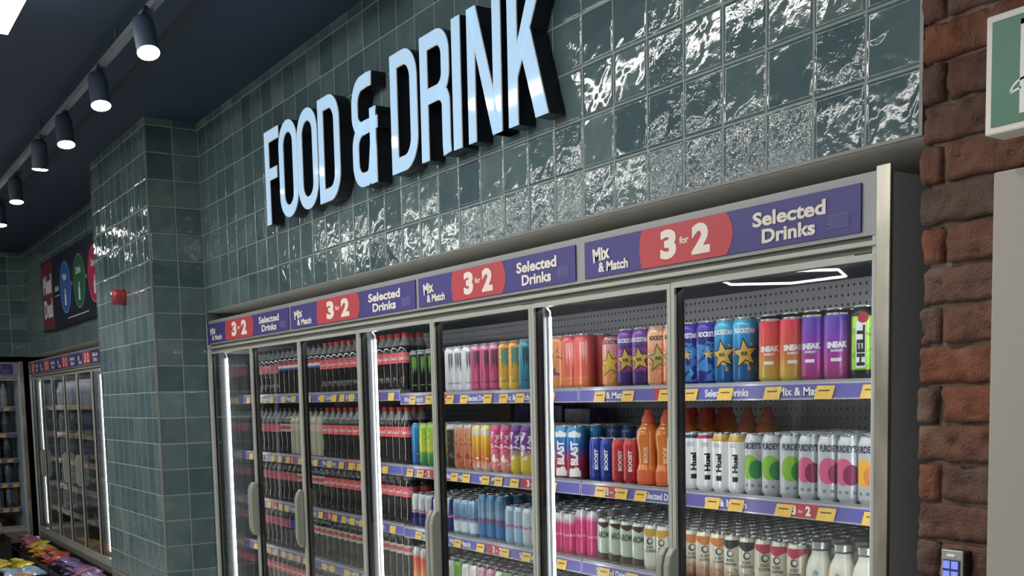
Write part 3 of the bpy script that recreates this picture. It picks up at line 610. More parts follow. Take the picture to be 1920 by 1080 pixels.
K = {
 'MG': ('energy_drink_can', *U, [(0, SIL), (.03, BLK), (.9, BLK), (.93, S_(150, 152, 154))], 'LINEAR', None, LID, art_claw(S_(110, 190, 60)), 'black energy can with green claw mark'),
 'MW': ('energy_drink_can', *U, [(0, SIL), (.03, S_(222, 222, 230)), (1, S_(236, 236, 242))], 'LINEAR', None, LID, art_claw(S_(120, 122, 130)), 'white energy can with grey claw'),
 'MP': ('energy_drink_can', *U, [(0, SIL), (.03, S_(205, 82, 128)), (.86, S_(208, 76, 126)), (.9, S_(232, 150, 184))], 'LINEAR', None, LID, art_claw(S_(84, 62, 80)), 'pink energy can with dark claw mark'),
 'MO': ('energy_drink_can', *U, [(0, SIL), (.03, S_(240, 190, 70)), (.35, S_(240, 180, 60)), (.8, S_(238, 150, 50))], 'LINEAR', (S_(236, 206, 110), 60, .56, .1, .95), LID, art_claw(S_(70, 150, 140)), 'orange and yellow patterned energy can'),
 'MT': ('energy_drink_can', *U, [(0, SIL), (.03, S_(52, 132, 162)), (1, S_(92, 168, 190))], 'LINEAR', None, LID, art_claw(S_(30, 80, 100)), 'teal blue energy can with dark claw mark'),
 'MB': ('energy_drink_can', *T, [(0, SIL), (.03, S_(240, 150, 86)), (1, S_(244, 150, 96))], 'LINEAR', (S_(120, 84, 150), 36, .60, .2, .85), LID, [], 'orange energy can printed with purple shapes'),
 'MC': ('energy_drink_can', *T, [(0, SIL), (.03, S_(240, 140, 84)), (.3, S_(238, 108, 92)), (1, S_(240, 100, 104))], 'LINEAR', None, LID, art_claw(S_(246, 168, 160)), 'coral energy can with pale claw mark'),
 'RP': ('energy_drink_can', .033, .150, [(0, SIL), (.04, S_(244, 150, 110)), (.4, S_(242, 166, 90)), (.7, S_(236, 150, 150)), (1, S_(240, 180, 190))], 'LINEAR', (S_(240, 206, 90), 30, .58, .1, .7), LID, art_star(S_(232, 190, 60), S_(120, 84, 60), S_(120, 60, 90), z=.07)[:3], 'shorter peach and pink star energy can'),
 'RV': ('energy_drink_can', *T, [(0, SIL), (.03, S_(70, 44, 110)), (.25, S_(84, 50, 130)), (.32, S_(206, 84, 170)), (.62, S_(200, 80, 170)), (.68, S_(96, 50, 140)), (1, S_(150, 90, 190))], 'LINEAR', (S_(120, 60, 160), 30, .56, .3, .66), LID, art_star(S_(220, 180, 70), BLK, WHT), 'purple and magenta can with gold star'),
 'RC': ('energy_drink_can', *T, [(0, SIL), (.03, S_(246, 160, 116)), (1, S_(250, 186, 148))], 'LINEAR', (S_(238, 128, 96), 30, .56, .1, .7), LID, art_star(S_(196, 178, 90), S_(84, 84, 60), S_(84, 60, 60)), 'peach energy can with dark-edged star'),
 'RI': ('energy_drink_can', *T, [(0, SIL), (.03, S_(42, 42, 130)), (.5, S_(40, 60, 160)), (.72, S_(44, 36, 130)), (1, S_(92, 74, 200))], 'LINEAR', (S_(70, 140, 214), 38, .50, .06, .68), LID, [('lettering', WHT, A_text('ROCKSTAR', .126, .014, width=.058, bold=.05)), ('star_emblem', S_(214, 178, 80), lambda m: star(m, 0, .08, .015, 0))], 'indigo energy can with blue splash print'),
 'RB': ('energy_drink_can', *T, [(0, SIL), (.03, S_(22, 92, 160)), (.5, S_(30, 110, 176)), (.72, S_(44, 150, 206)), (1, S_(96, 196, 232))], 'LINEAR', (S_(240, 150, 50), 24, .58, .2, .68), LID, art_star(S_(214, 172, 74), BLK, WHT, z=.076), 'bright blue energy can with gold star'),
 'NR': ('energy_drink_can', *T, [(0, SIL), (.03, S_(214, 186, 70)), (.22, S_(226, 168, 70)), (.5, S_(232, 96, 70)), (.86, S_(228, 52, 78)), (.905, S_(226, 52, 78)), (.915, BLK)], 'LINEAR', None, LID, art_sneak(), 'red to yellow fading can with black rim'),
 'NV': ('energy_drink_can', *T, [(0, SIL), (.03, S_(170, 50, 124)), (.3, S_(186, 56, 160)), (.6, S_(136, 58, 190)), (.86, S_(88, 58, 170)), (.905, S_(86, 58, 170)), (.915, BLK)], 'LINEAR', None, LID, art_sneak(), 'violet to magenta fading can with black rim'),
 'HG': ('energy_drink_can', *T, [(0, SIL), (.03, BLK), (.135, BLK), (.145, S_(150, 214, 50)), (.85, S_(186, 230, 60)), (.86, BLK)], 'LINEAR', (S_(120, 190, 50), 34, .58, .15, .84), LID, [('print_edge', WHT, lambda m: rect(m, -.0135, .0105, .028, .132, 0)), ('lettering', BLK, lambda m: put_text(m, 'HELL', .0085, .078, .0190, -.0004, .05, .092, PI / 2)), ('round_emblem', S_(190, 30, 60), lambda m: disc(m, .004, .140, .012, -.0008))], 'lime green and black energy can'),
 'UB': ('energy_drink_can', *U, [(0, SIL), (.03, S_(34, 96, 170)), (.3, S_(30, 110, 180)), (1, S_(60, 150, 210))], 'LINEAR', (S_(214, 130, 70), 34, .62, .1, .6), LID, [], 'blue energy can with orange marks'),
 'UY': ('energy_drink_can', *U, [(0, SIL), (.03, S_(60, 150, 80)), (.3, S_(90, 170, 80)), (.36, S_(216, 220, 60)), (1, S_(170, 216, 80))], 'LINEAR', (S_(110, 190, 90), 34, .58, .4, .95), LID, [], 'yellow and green energy can'),
 'MK': ('energy_drink_can', *U, [(0, SIL), (.03, S_(44, 42, 36)), (.85, S_(62, 58, 48)), (.9, SIL)], 'LINEAR', (S_(110, 100, 80), 40, .6, .1, .8), LID, [], 'dark olive energy can with silver top'),
 'JO': ('energy_drink_can', *U, [(0, SIL), (.03, S_(214, 110, 70)), (.5, S_(206, 122, 84)), (.9, S_(216, 150, 116)), (.95, SIL)], 'LINEAR', (S_(150, 84, 60), 40, .6, .1, .8), LID, [], 'orange-brown juice energy can'),
 'JY': ('energy_drink_can', *U, [(0, SIL), (.03, S_(232, 190, 180)), (.25, S_(214, 110, 40)), (.5, S_(226, 150, 30)), (.75, S_(236, 190, 60)), (.8, S_(214, 214, 226)), (.95, S_(240, 214, 110))], 'LINEAR', (WHT, 34, .62, .05, .6), LID, [], 'amber juice energy can with pale neck'),
 'JP': ('energy_drink_can', *U, [(0, SIL), (.03, S_(240, 150, 130)), (.3, S_(238, 130, 140)), (.55, S_(220, 50, 120)), (1, S_(224, 90, 140))], 'LINEAR', (S_(250, 226, 236), 40, .56, .15, .85), LID, [], 'hot pink juice energy can'),
 'JV': ('energy_drink_can', *U, [(0, SIL), (.03, S_(230, 190, 50)), (.35, S_(226, 200, 70)), (.5, S_(120, 60, 150)), (1, S_(120, 60, 160))], 'LINEAR', (S_(240, 230, 240), 40, .55, .3, .85), LID, [], 'purple and yellow juice energy can'),
 'VL': ('energy_drink_can', *T, [(0, SIL), (.03, S_(226, 90, 130)), (.4, S_(236, 150, 150)), (.6, S_(190, 220, 80)), (1, S_(200, 224, 90))], 'LINEAR', None, LID, [], 'lime and pink energy can'),
 'VB': ('energy_drink_can', *T, [(0, SIL), (.03, S_(170, 40, 60)), (.35, S_(178, 46, 74)), (.6, S_(40, 96, 180)), (.9, S_(56, 140, 206)), (1, S_(80, 160, 214))], 'LINEAR', None, LID, [('lettering', WHT, lambda m: put_text(m, 'BLAST', .012, .082, .026, 0, .05, .075, PI / 2)), ('badge', WHT, lambda m: (rect(m, -.020, .020, .008, .026, 0), disc(m, -.01, .026, .009, 0), disc(m, .006, .028, .010, 0))), ('cloud_print', WHT, lambda m: (disc(m, -.014, .140, .009, 0), disc(m, 0, .142, .011, 0), disc(m, .014, .139, .008, 0)))], 'blue and red energy can with white print'),
 'VD': ('energy_drink_can', *T, [(0, SIL), (.03, S_(24, 34, 80)), (1, S_(28, 60, 120))], 'LINEAR', None, LIDK, [], 'dark blue energy can'),
 'BB': ('energy_drink_can', *SL, [(0, SIL), (.03, S_(24, 44, 140)), (1, S_(40, 64, 170))], 'LINEAR', (S_(90, 120, 200), 50, .66, .1, .6), LID, art_vert('BOOST', WHT, .068, .012, .062), 'small royal blue energy can'),
 'BR': ('energy_drink_can', *SL, [(0, SIL), (.03, S_(190, 34, 46)), (1, S_(214, 64, 66))], 'LINEAR', (S_(170, 120, 60), 50, .66, .1, .6), LID, art_vert('BOOST', WHT, .068, .012, .062), 'small red energy can'),
 'HN': ('meal_drink_can', *MD, [(0, SIL), (.03, WHT), (.895, WHT), (.9, S_(36, 62, 96)), (.95, S_(36, 62, 96)), (.97, SIL)], 'LINEAR', None, LID, art_huel(), 'white can with navy top band'),
 'HM': ('meal_drink_can', *MD, [(0, SIL), (.03, WHT), (.895, WHT), (.9, S_(180, 30, 84)), (.95, S_(180, 30, 84)), (.97, SIL)], 'LINEAR', None, LID, art_huel(), 'white can with magenta top band'),
 'HO': ('meal_drink_can', *MD, [(0, SIL), (.03, WHT), (.85, WHT), (.86, S_(206, 164, 70)), (.95, S_(206, 164, 70)), (.97, SIL)], 'LINEAR', None, LID, art_huel(), 'white can with golden top band'),
 'PG': ('sparkling_juice_can', *MD, [(0, SIL), (.05, S_(190, 192, 198)), (1, S_(200, 202, 208))], 'LINEAR', None, LID, art_purd(S_(132, 190, 44), S_(40, 130, 64)), 'silver can with green fruit disc'),
 'PP': ('sparkling_juice_can', *MD, [(0, SIL), (.05, S_(190, 192, 198)), (1, S_(200, 202, 208))], 'LINEAR', None, LID, art_purd(S_(214, 80, 130), S_(140, 32, 82)), 'silver can with pink fruit disc'),
 'PY': ('sparkling_juice_can', *MD, [(0, SIL), (.05, S_(190, 192, 198)), (1, S_(200, 202, 208))], 'LINEAR', None, LID, art_purd(S_(244, 172, 40), S_(236, 130, 60)), 'silver can with orange-yellow fruit disc'),
 'EB': ('slim_energy_can', *SL, [(0, SIL), (.04, S_(24, 24, 110)), (.42, S_(28, 28, 120)), (.43, S_(190, 192, 200)), (1, S_(206, 208, 214))], 'LINEAR', None, LID, [('lettering', S_(200, 44, 60), A_text('Red Bull', .060, .010, width=.04)), ('emblem', S_(40, 40, 150), lambda m: poly(m, [(.006, .066), (.026, .066), (.026, .125), (.012, .125)], 0))], 'slim silver and dark blue energy can'),
 'EC': ('slim_energy_can', *SL, [(0, SIL), (.04, S_(90, 150, 190)), (.45, S_(110, 160, 196)), (.46, S_(70, 120, 170)), (1, S_(150, 180, 205))], 'LINEAR', None, LID, art_bull(S_(200, 210, 222)), 'slim sky blue and silver energy can'),
 'ET': ('slim_energy_can', .0285, .160, [(0, SIL), (.04, S_(40, 96, 160)), (.45, S_(50, 110, 170)), (.5, S_(130, 150, 175)), (1, S_(60, 130, 180))], 'LINEAR', None, LID, art_bull(S_(48, 110, 180)), 'tall blue and silver energy can'),
 'EL': ('slim_energy_can', *SL, [(0, SIL), (.04, S_(150, 186, 222)), (1, S_(176, 200, 226))], 'LINEAR', None, LID, [('lettering', S_(206, 70, 80), A_text('Red Bull', .060, .010, width=.04))], 'slim pale blue energy can'),
 'EW': ('slim_energy_can', *SL, [(0, SIL), (.04, S_(186, 196, 210)), (1, S_(206, 212, 222))], 'LINEAR', None, LID, [('lettering', S_(206, 70, 80), A_text('Red Bull', .060, .010, width=.04))], 'slim whitish silver energy can'),
 'EM': ('slim_energy_can', *SL, [(0, SIL), (.04, S_(206, 36, 108)), (.72, S_(214, 50, 122)), (.84, S_(200, 190, 200)), (1, SIL)], 'LINEAR', None, LID, [('lettering', S_(244, 160, 190), A_text('Red Bull', .060, .009, width=.04))], 'slim magenta energy can with silver top'),
 'EN': ('slim_energy_can', .0285, .150, [(0, SIL), (.04, S_(206, 36, 108)), (.76, S_(214, 50, 122)), (.88, S_(200, 190, 200)), (1, SIL)], 'LINEAR', None, LID, [('lettering', S_(244, 160, 190), A_text('Red Bull', .064, .009, width=.042))], 'taller magenta energy can with silver top'),
 'CB': ('iced_coffee_can', *SL, [(0, SIL), (.04, S_(196, 206, 194)), (1, S_(204, 214, 202))], 'LINEAR', None, LID, [('top_pennant', S_(74, 44, 34), lambda m: poly(m, [(-.03, .122), (.03, .122), (.03, .116), (0, .104), (-.03, .116)], 0)), ('lettering', S_(44, 60, 52), A_text('AROMA', .074, .020, width=.046)), ('bottom_swirl', S_(70, 42, 32), lambda m: poly(m, [(-.034, .006), (.034, .006), (.034, .030), (.016, .026), (0, .016), (-.014, .028), (-.034, .036)], 0))], 'mint and brown iced coffee can'),
 'CG': ('iced_coffee_can', *SL, [(0, SIL), (.04, S_(216, 214, 200)), (1, S_(226, 224, 214))], 'LINEAR', None, LID, art_cafe(S_(212, 162, 60), None), 'white iced coffee can with gold top'),
 'CO': ('iced_coffee_can', *SL, [(0, SIL), (.04, S_(150, 86, 52)), (.3, S_(190, 150, 122)), (.42, S_(214, 202, 186)), (1, S_(222, 214, 200))], 'LINEAR', (S_(150, 90, 60), 110, .62, .1, .5), LID, art_cafe(S_(206, 120, 48), None), 'beige iced coffee can with orange top'),
 'CK': ('iced_coffee_can', *SL, [(0, SIL), (.04, S_(140, 90, 64)), (.3, S_(196, 184, 164)), (.36, S_(206, 200, 182)), (1, S_(214, 208, 192))], 'LINEAR', (S_(150, 70, 70), 110, .62, .1, .45), LID, art_cafe(S_(30, 30, 34), None), 'beige iced coffee can with black top'),
 'CR': ('iced_coffee_can', *SL, [(0, SIL), (.04, S_(200, 190, 164)), (1, S_(214, 206, 184))], 'LINEAR', None, LID, art_cafe(S_(190, 40, 78), None), 'cream iced coffee can with crimson top'),
 'EO': ('slim_energy_can', .0285, .157, [(0, SIL), (.04, S_(236, 200, 90)), (.4, S_(232, 120, 60)), (.7, S_(220, 60, 50)), (.85, SIL)], 'LINEAR', None, LID, [], 'orange and red energy can'),
 'GG': ('slim_energy_can', *SL, [(0, SIL), (.04, S_(90, 160, 50)), (1, S_(110, 170, 60))], 'LINEAR', None, LID, [], 'small green soda can'),
 'GW': ('slim_energy_can', *SL, [(0, SIL), (.04, S_(216, 210, 206)), (1, S_(226, 222, 220))], 'LINEAR', (S_(150, 90, 100), 60, .62, .4, .9), LID, [], 'small white soda can'),
 'GP': ('slim_energy_can', *SL, [(0, SIL), (.04, S_(200, 120, 150)), (1, S_(214, 160, 180))], 'LINEAR', (S_(120, 50, 90), 60, .6, .4, .9), LID, [], 'small pinkish soda can'),
}
def cmat(c, metal=0.0): return mat('print_%d_%d_%d' % tuple(int(v * 999) for v in c[:3]), c, .38, metal)
PROTO = {}
def can_proto(k):
    nm, r, h, stops, mode, pat, lid, art, desc = K[k]
    body = MB().lathe([(r * .70, .0), (r * .76, .0), (r * .80, .003), (r * .97, .009), (r, .014), (r, h - .020), (r * .985, h - .0165), (r * .84, h - .0045), (r * .82, h - .0035)], 28).mesh(nm, ramp_mat('print_' + k, h, stops, pat=pat, mode=mode))
    l = MB().lathe([(r * .815, h - .0045), (r * .85, h - .001), (r * .84, h), (r * .80, h - .0005), (r * .78, h - .0035), (r * .2, h - .0035), (r * .02, h - .0035)], 28)
    l2 = MB(); ta = [i * PI / 5 for i in range(10)]; l2.v = [(r * .16 * math.cos(a), -r * .12 + r * .30 * math.sin(a), h - .0030) for a in ta] + [(r * .16 * math.cos(a), -r * .12 + r * .30 * math.sin(a), h - .0018) for a in ta]
    l2.f = [tuple(range(10, 20))] + [(i, (i + 1) % 10, 10 + (i + 1) % 10, 10 + i) for i in range(10)]
    lm = l.mesh('lid', lid); tab = l2.mesh('pull_tab', LIDK)
    parts = []
    for (pn, col, fn) in art:
        m = MB(); fn(m); parts.append((pn, wrap(m, r, 0).mesh(pn, cmat(col))))
    PROTO[k] = (nm, body, [('lid', lm, [('pull_tab', tab)])], parts, r, h, desc)
def bottle_profile(kind):
    if kind == 'cola': return [(.020, 0), (.0285, .003), (.0315, .012), (.0318, .030), (.0282, .050), (.0278, .062), (.0300, .085), (.0318, .105), (.0318, .150), (.0308, .162), (.026, .180), (.0180, .198), (.0130, .208), (.0130, .214)]
    if kind == 'straight': return [(.020, 0), (.0295, .004), (.0318, .014), (.0308, .04), (.0318, .07), (.0312, .10), (.0318, .115), (.0318, .160), (.030, .172), (.022, .192), (.0140, .206), (.0130, .214)]
    if kind == 'sport': return [(.024, 0), (.033, .003), (.0345, .012), (.0345, .045), (.0325, .050), (.0295, .062), (.0300, .095), (.0335, .120), (.0350, .140), (.0330, .158), (.0240, .172), (.0185, .178), (.0185, .184)]
    if kind == 'milk': return [(.020, 0), (.030, .004), (.034, .020), (.0345, .050), (.0335, .075), (.029, .095), (.0220, .110), (.0195, .118), (.0195, .121)]
    if kind == 'water': return [(.022, 0), (.031, .003), (.0325, .012), (.031, .03), (.0325, .05), (.031, .07), (.0325, .09), (.0325, .13), (.030, .15), (.020, .185), (.0135, .20), (.013, .207)]
def bottle_proto(k, nm, kind, col, liquid_top, cap, capr, capz, labels, desc, art=(), rough=.07, metal=0):
    prof = bottle_profile(kind); h = prof[-1][1]
    m = ramp_mat('liquid_' + k, 1.0, liquid_top, rough=rough, metal=metal); m.node_tree.nodes['Principled BSDF'].inputs['Coat Weight'].default_value = .6; m.node_tree.nodes['Principled BSDF'].inputs['Coat Roughness'].default_value = .04
    body = MB().lathe(prof, 24).mesh(nm, m); parts0 = []
    if capr: parts0.append(('cap', MB().lathe([(capr, capz - .018), (capr, capz - .002), (capr * .85, capz)] if kind != 'sport' else [(.020, .180), (.020, .192), (.012, .205), (.012, .216), (.009, .219)], 20).mesh('cap', cap), []))
    for (z0, z1, c, rr) in labels: parts0.append(('label', MB().lathe([(rr, z0), (rr, z1)], 24).mesh('label', c), []))
    parts = []
    for (pn, c, fn, rr) in art:
        q = MB(); fn(q); parts.append((pn, wrap(q, rr, 0).mesh(pn, cmat(c))))
    PROTO[k] = (nm, body, parts0, parts, max(p[0] for p in prof), capz if capr else h, desc)
DK = S_(40, 34, 34); CLR = S_(140, 142, 144)
def liq(top, c=DK, clear=CLR): return [(0, c), (top, c), (top + .004, clear), (top + .03, clear)]
RL = ramp_mat('hazed_red_label', 1, [(0, S_(226, 88, 96)), (.1, S_(234, 100, 108)), (.16, S_(226, 88, 96))], .4, 0)  # red made paler and pinker, glass haze put into the label colour
CAPR = mat('red_cap', S_(196, 36, 40), .4); CAPK = mat('black_cap', S_(28, 28, 32), .4); CAPB = mat('blue_cap', S_(40, 60, 130), .4)
def three(name, a, b, c): return ramp_mat(name, 1, [(0, c), (.128, c), (.130, b), (.140, b), (.142, a), (.2, a)], .4, 0)
bottle_proto('K1', 'cola_bottle', 'cola', DK, liq(.176), CAPR, .0148, .230, [(.108, .150, RL, .0322)], 'cola bottle with red label and red cap', [('lettering', WHT, lambda m: put_text(m, 'Coca-Cola', 0, .121, .014, 0, .02, .05), .0324)])
bottle_proto('K2', 'cola_bottle', 'straight', DK, liq(.178), CAPK, .0148, .230, [(.118, .158, three('tricolour_label', S_(196, 50, 60), S_(226, 226, 232), S_(40, 70, 150)), .0322)], 'cola bottle with red, white and blue label')
bottle_proto('K3', 'cola_bottle', 'cola', DK, liq(.176), CAPK, .0148, .230, [(.108, .150, mat('pink_label', S_(196, 96, 110), .4), .0322)], 'dark bottle with faded pink label')
bottle_proto('K4', 'milk_tea_bottle', 'straight', S_(190, 180, 156), liq(.19, S_(176, 168, 148), S_(150, 148, 138)), CAPK, .0148, .230, [(.118, .150, mat('pale_pink_label', S_(206, 172, 160), .4), .0322)], 'beige drink bottle with pale pink label')
bottle_proto('K5', 'cola_bottle', 'cola', DK, liq(.176), CAPK, .0148, .230, [(.108, .150, mat('violet_label', S_(84, 72, 170), .4), .0322)], 'dark bottle with violet label')
bottle_proto('K6', 'cola_bottle', 'cola', DK, liq(.176), CAPK, .0148, .230, [(.112, .150, ramp_mat('silver_red_label', 1, [(0, S_(190, 176, 170)), (.122, S_(190, 176, 170)), (.126, S_(190, 70, 78)), (.138, S_(190, 70, 78)), (.142, S_(196, 184, 178))], .4, 0), .0322)], 'dark cola bottle with silver and red label')
bottle_proto('K7', 'orange_soda_bottle', 'straight', DK, liq(.176, S_(206, 120, 30), S_(110, 104, 90)), CAPK, .0148, .230, [(.118, .158, three('tricolour_label', S_(196, 50, 60), S_(226, 226, 232), S_(40, 70, 150)), .0322)], 'orange soda bottle')
bottle_proto('OB', 'sports_drink_bottle', 'sport', S_(232, 110, 30), [(0, S_(236, 96, 40)), (.044, S_(236, 100, 44)), (.046, S_(230, 120, 40)), (.158, S_(222, 116, 36)), (.2, S_(214, 104, 34))], mat('orange_cap', S_(226, 74, 44), .4), .02, .219, [(.012, .044, mat('orange_label', S_(236, 100, 52), .4), .0349)], 'orange sports drink bottle with sport cap', [('lettering', S_(246, 200, 160), lambda m: put_text(m, 'BOOST', .006, .095, .012, 0, .05, .06, PI / 2), .0315)])
bottle_proto('YB', 'milkshake_bottle', 'milk', S_(220, 214, 196), [(0, S_(214, 206, 184)), (.106, S_(222, 216, 200)), (.112, S_(206, 204, 196)), (.13, S_(206, 204, 196))], mat('silver_cap', S_(196, 196, 196), .3, .8), .0215, .144, [], 'cream milkshake bottle with silver cap', [('lettering', S_(50, 46, 44), lambda m: put_text(m, 'yazoo', 0, .038, .020, 0, .03, .05, .1), .0347), ('emblem', S_(80, 160, 200), lambda m: star(m, 0, .070, .009, 0), .0345)], rough=.15)
bottle_proto('WB', 'water_bottle', 'water', WHT, [(0, S_(150, 160, 178)), (.10, S_(170, 180, 196)), (.2, S_(190, 196, 208))], mat('white_cap', S_(214, 216, 224), .4), .0145, .222, [(.085, .125, mat('water_label', S_(140, 150, 186), .4), .0328)], 'clear water bottle')
bottle_proto('WD', 'water_bottle', 'water', WHT, [(0, S_(48, 56, 72)), (.10, S_(60, 70, 86)), (.2, S_(84, 90, 100))], mat('navy_cap', S_(40, 52, 90), .4), .0145, .222, [(.085, .125, mat('shaded_label', S_(70, 90, 130), .4), .0328)], 'dim bluish bottle')  # darker copy of the water bottle, fridge dimness painted into its colours
CATS = {'energy_drink_can': 'can', 'slim_energy_can': 'can', 'iced_coffee_can': 'can', 'meal_drink_can': 'can', 'sparkling_juice_can': 'can'}
def place(k, x, y, z, rot, label, group, level=2):
    """level 2: with printing, 1: lid or cap and labels only, 0: with cap, nothing smaller"""
    if k not in PROTO: can_proto(k)
    nm, body, p0, parts, r, h, desc = PROTO[k]
    o = bpy.data.objects.new(nm, body); C.objects.link(o); o.location = (x, y, z); o.rotation_euler = (0, 0, rot)
    tag(o, label, CATS.get(nm, 'bottle'), group)
    for (pn, me, subs) in p0:
        c = bpy.data.objects.new(pn, me); C.objects.link(c); c.parent = o
        if level == 2:
            for (sn, sm) in subs: s_ = bpy.data.objects.new(sn, sm); C.objects.link(s_); s_.parent = c
    if level == 2:
        for (pn, me) in parts: c = bpy.data.objects.new(pn, me); C.objects.link(c); c.parent = o
    return o
SN = ['top shelf', 'second shelf', 'third shelf', 'fourth shelf', 'fifth shelf']
def front_row(items, si, zs, rows, rnd, skip_back=()):
    cnt = {}
    for t, x, y in items: cnt[t] = cnt.get(t, 0) + 1
    seen = {}
    for t, x, y in items:
        if t not in PROTO: can_proto(t)
        nm, body, p0, parts, r, h, desc = PROTO[t]; seen[t] = seen.get(t, 0) + 1; n = cnt[t]
        z = zs(x) + .0005; view = math.atan2(-x, y)
        if n == 1: lab = '%s, the only one on the %s' % (desc, SN[si])
        else: lab = '%s, %s from left of %s, %s' % (desc, ORD[seen[t] - 1], NUM[n - 1] if n <= 20 else 'many', SN[si])
        place(t, x, y, z, view * .72 + (rnd.uniform(-.45, .35) if t[0] in 'PHC' else rnd.uniform(-.22, .2)), lab, '%s on the %s' % (desc, SN[si]), 2)
        if t in skip_back: continue
        yy = y
        for q in range(rows(x, t)):
            yy += 2 * r + .002
            if yy + r > 2.485: break
            place(t, x + rnd.uniform(-.0004, .0004), yy, z, rnd.uniform(0, 6), '%s, one of the rear rows, %s' % (desc, SN[si]), 'rear rows of %s, %s' % (desc, SN[si]), 1 if q < 6 else 0)
# front rows: kind, x, y
S1 = [('MG', -3.76, 2.03), ('MG', -3.697, 2.03), ('MG', -3.635, 2.03), ('MG', -3.573, 2.03), ('MW', -3.479, 2.03), ('MW', -3.417, 2.03), ('MW', -3.355, 2.03), ('MP', -3.293, 2.03), ('MP', -3.23, 2.03), ('MP', -3.168, 2.03), ('MO', -3.106, 2.03), ('MO', -3.044, 2.03), ('MT', -2.982, 2.03), ('MT', -2.919, 2.03), ('MB', -2.792, 2.03), ('MC', -2.729, 2.03), ('MC', -2.667, 2.03), ('RP', -2.525, 2.03), ('RV', -2.454, 2.03), ('RV', -2.386, 2.03), ('RC', -2.319, 2.03), ('RC', -2.252, 2.03), ('RI', -2.185, 2.03), ('RI', -2.118, 2.03), ('RB', -2.05, 2.03), ('RB', -1.983, 2.03), ('NR', -1.892, 2.03), ('NR', -1.823, 2.03), ('NV', -1.754, 2.03), ('NV', -1.687, 2.03), ('HG', -1.607, 2.03)]
S2 = [('UB', -3.76, 2.03), ('UY', -3.697, 2.03), ('UY', -3.635, 2.03), ('MK', -3.484, 2.03), ('JO', -3.422, 2.03), ('JO', -3.358, 2.03), ('JY', -3.296, 2.03), ('JY', -3.234, 2.03), ('JP', -3.168, 2.03), ('JP', -3.106, 2.03), ('JV', -3.043, 2.03), ('JV', -2.981, 2.03), ('VL', -2.859, 2.03), ('VB', -2.779, 2.03), ('VB', -2.712, 2.03), ('BB', -2.593, 2.02), ('BB', -2.539, 2.02), ('BR', -2.484, 2.02), ('BR', -2.43, 2.02), ('OB', -2.368, 2.03), ('OB', -2.298, 2.04), ('HN', -2.233, 2.02), ('HN', -2.174, 2.02), ('HM', -2.115, 2.02), ('HO', -2.055, 2.02), ('HO', -1.996, 2.02), ('PG', -1.937, 2.02), ('PG', -1.878, 2.02), ('PG', -1.819, 2.02), ('PP', -1.759, 2.02), ('PP', -1.7, 2.02), ('PP', -1.641, 2.02), ('PY', -1.582, 2.02)]
S3 = [('EB', -3.764, 2.02), ('EB', -3.709, 2.02), ('EB', -3.655, 2.02), ('EB', -3.588, 2.02), ('EB', -3.516, 2.02), ('EC', -3.436, 2.02), ('EC', -3.382, 2.02), ('EC', -3.328, 2.02), ('ET', -3.271, 2.03), ('ET', -3.212, 2.03), ('ET', -3.153, 2.03), ('EL', -3.078, 2.02), ('EL', -3.024, 2.02), ('EW', -2.97, 2.02), ('EW', -2.916, 2.02), ('EM', -2.846, 2.02), ('EM', -2.792, 2.02), ('EM', -2.737, 2.02), ('EN', -2.681, 2.03), ('EN', -2.622, 2.03), ('CB', -2.558, 2.02), ('CB', -2.504, 2.02), ('CB', -2.449, 2.02), ('CB', -2.395, 2.02), ('CG', -2.341, 2.02), ('CG', -2.287, 2.02), ('CO', -2.233, 2.02), ('CO', -2.178, 2.02), ('CO', -2.124, 2.02), ('CO', -2.07, 2.02), ('CK', -2.016, 2.02), ('CK', -1.962, 2.02), ('CR', -1.907, 2.02), ('CR', -1.853, 2.02), ('CR', -1.799, 2.02), ('YB', -1.737, 2.03), ('YB', -1.668, 2.03), ('YB', -1.599, 2.03)]
S4 = [('EO', -3.764, 2.02), ('EO', -3.702, 2.02), ('EB', -3.572, 2.02), ('EB', -3.505, 2.02), ('GG', -3.444, 2.02), ('GW', -3.384, 2.02), ('GW', -3.326, 2.02), ('GP', -3.27, 2.02), ('GP', -3.211, 2.02), ('GW', -3.153, 2.02), ('GG', -3.094, 2.02), ('GP', -3.039, 2.02), ('GW', -2.983, 2.02), ('GW', -2.925, 2.02), ('GP', -2.865, 2.02)]
rnd = random.Random(5)
front_row(S1, 0, lambda x: ZB[0], lambda x, t: 2, rnd)
front_row(S2, 1, lambda x: ZB[1], lambda x, t: 0 if t in ('HN', 'HM', 'HO', 'BB', 'BR') else (5 if t[0] == 'P' else 3), rnd)
front_row(S3, 2, lambda x: ZB[2], lambda x, t: 3 if t == 'YB' else 7, rnd)
front_row(S4, 3, lambda x: ZB[3], lambda x, t: 7, rnd)
for i, x in enumerate((-2.60, -2.53, -2.46)):
    for q in range(3): place('VD', x, 2.10 + .068 * q, ZB[1] + .0005, 1, 'dark blue can behind the small blue and red cans', 'dark blue cans at the back of the second shelf', 1)
for i in range(6): place('OB', -2.50 + .075 * i, 2.26, ZB[1] + .0005, .5 + i, 'orange sports bottle, %s of six behind the white cans' % ORD[i], 'orange sports bottles at the back of the second shelf', 1)
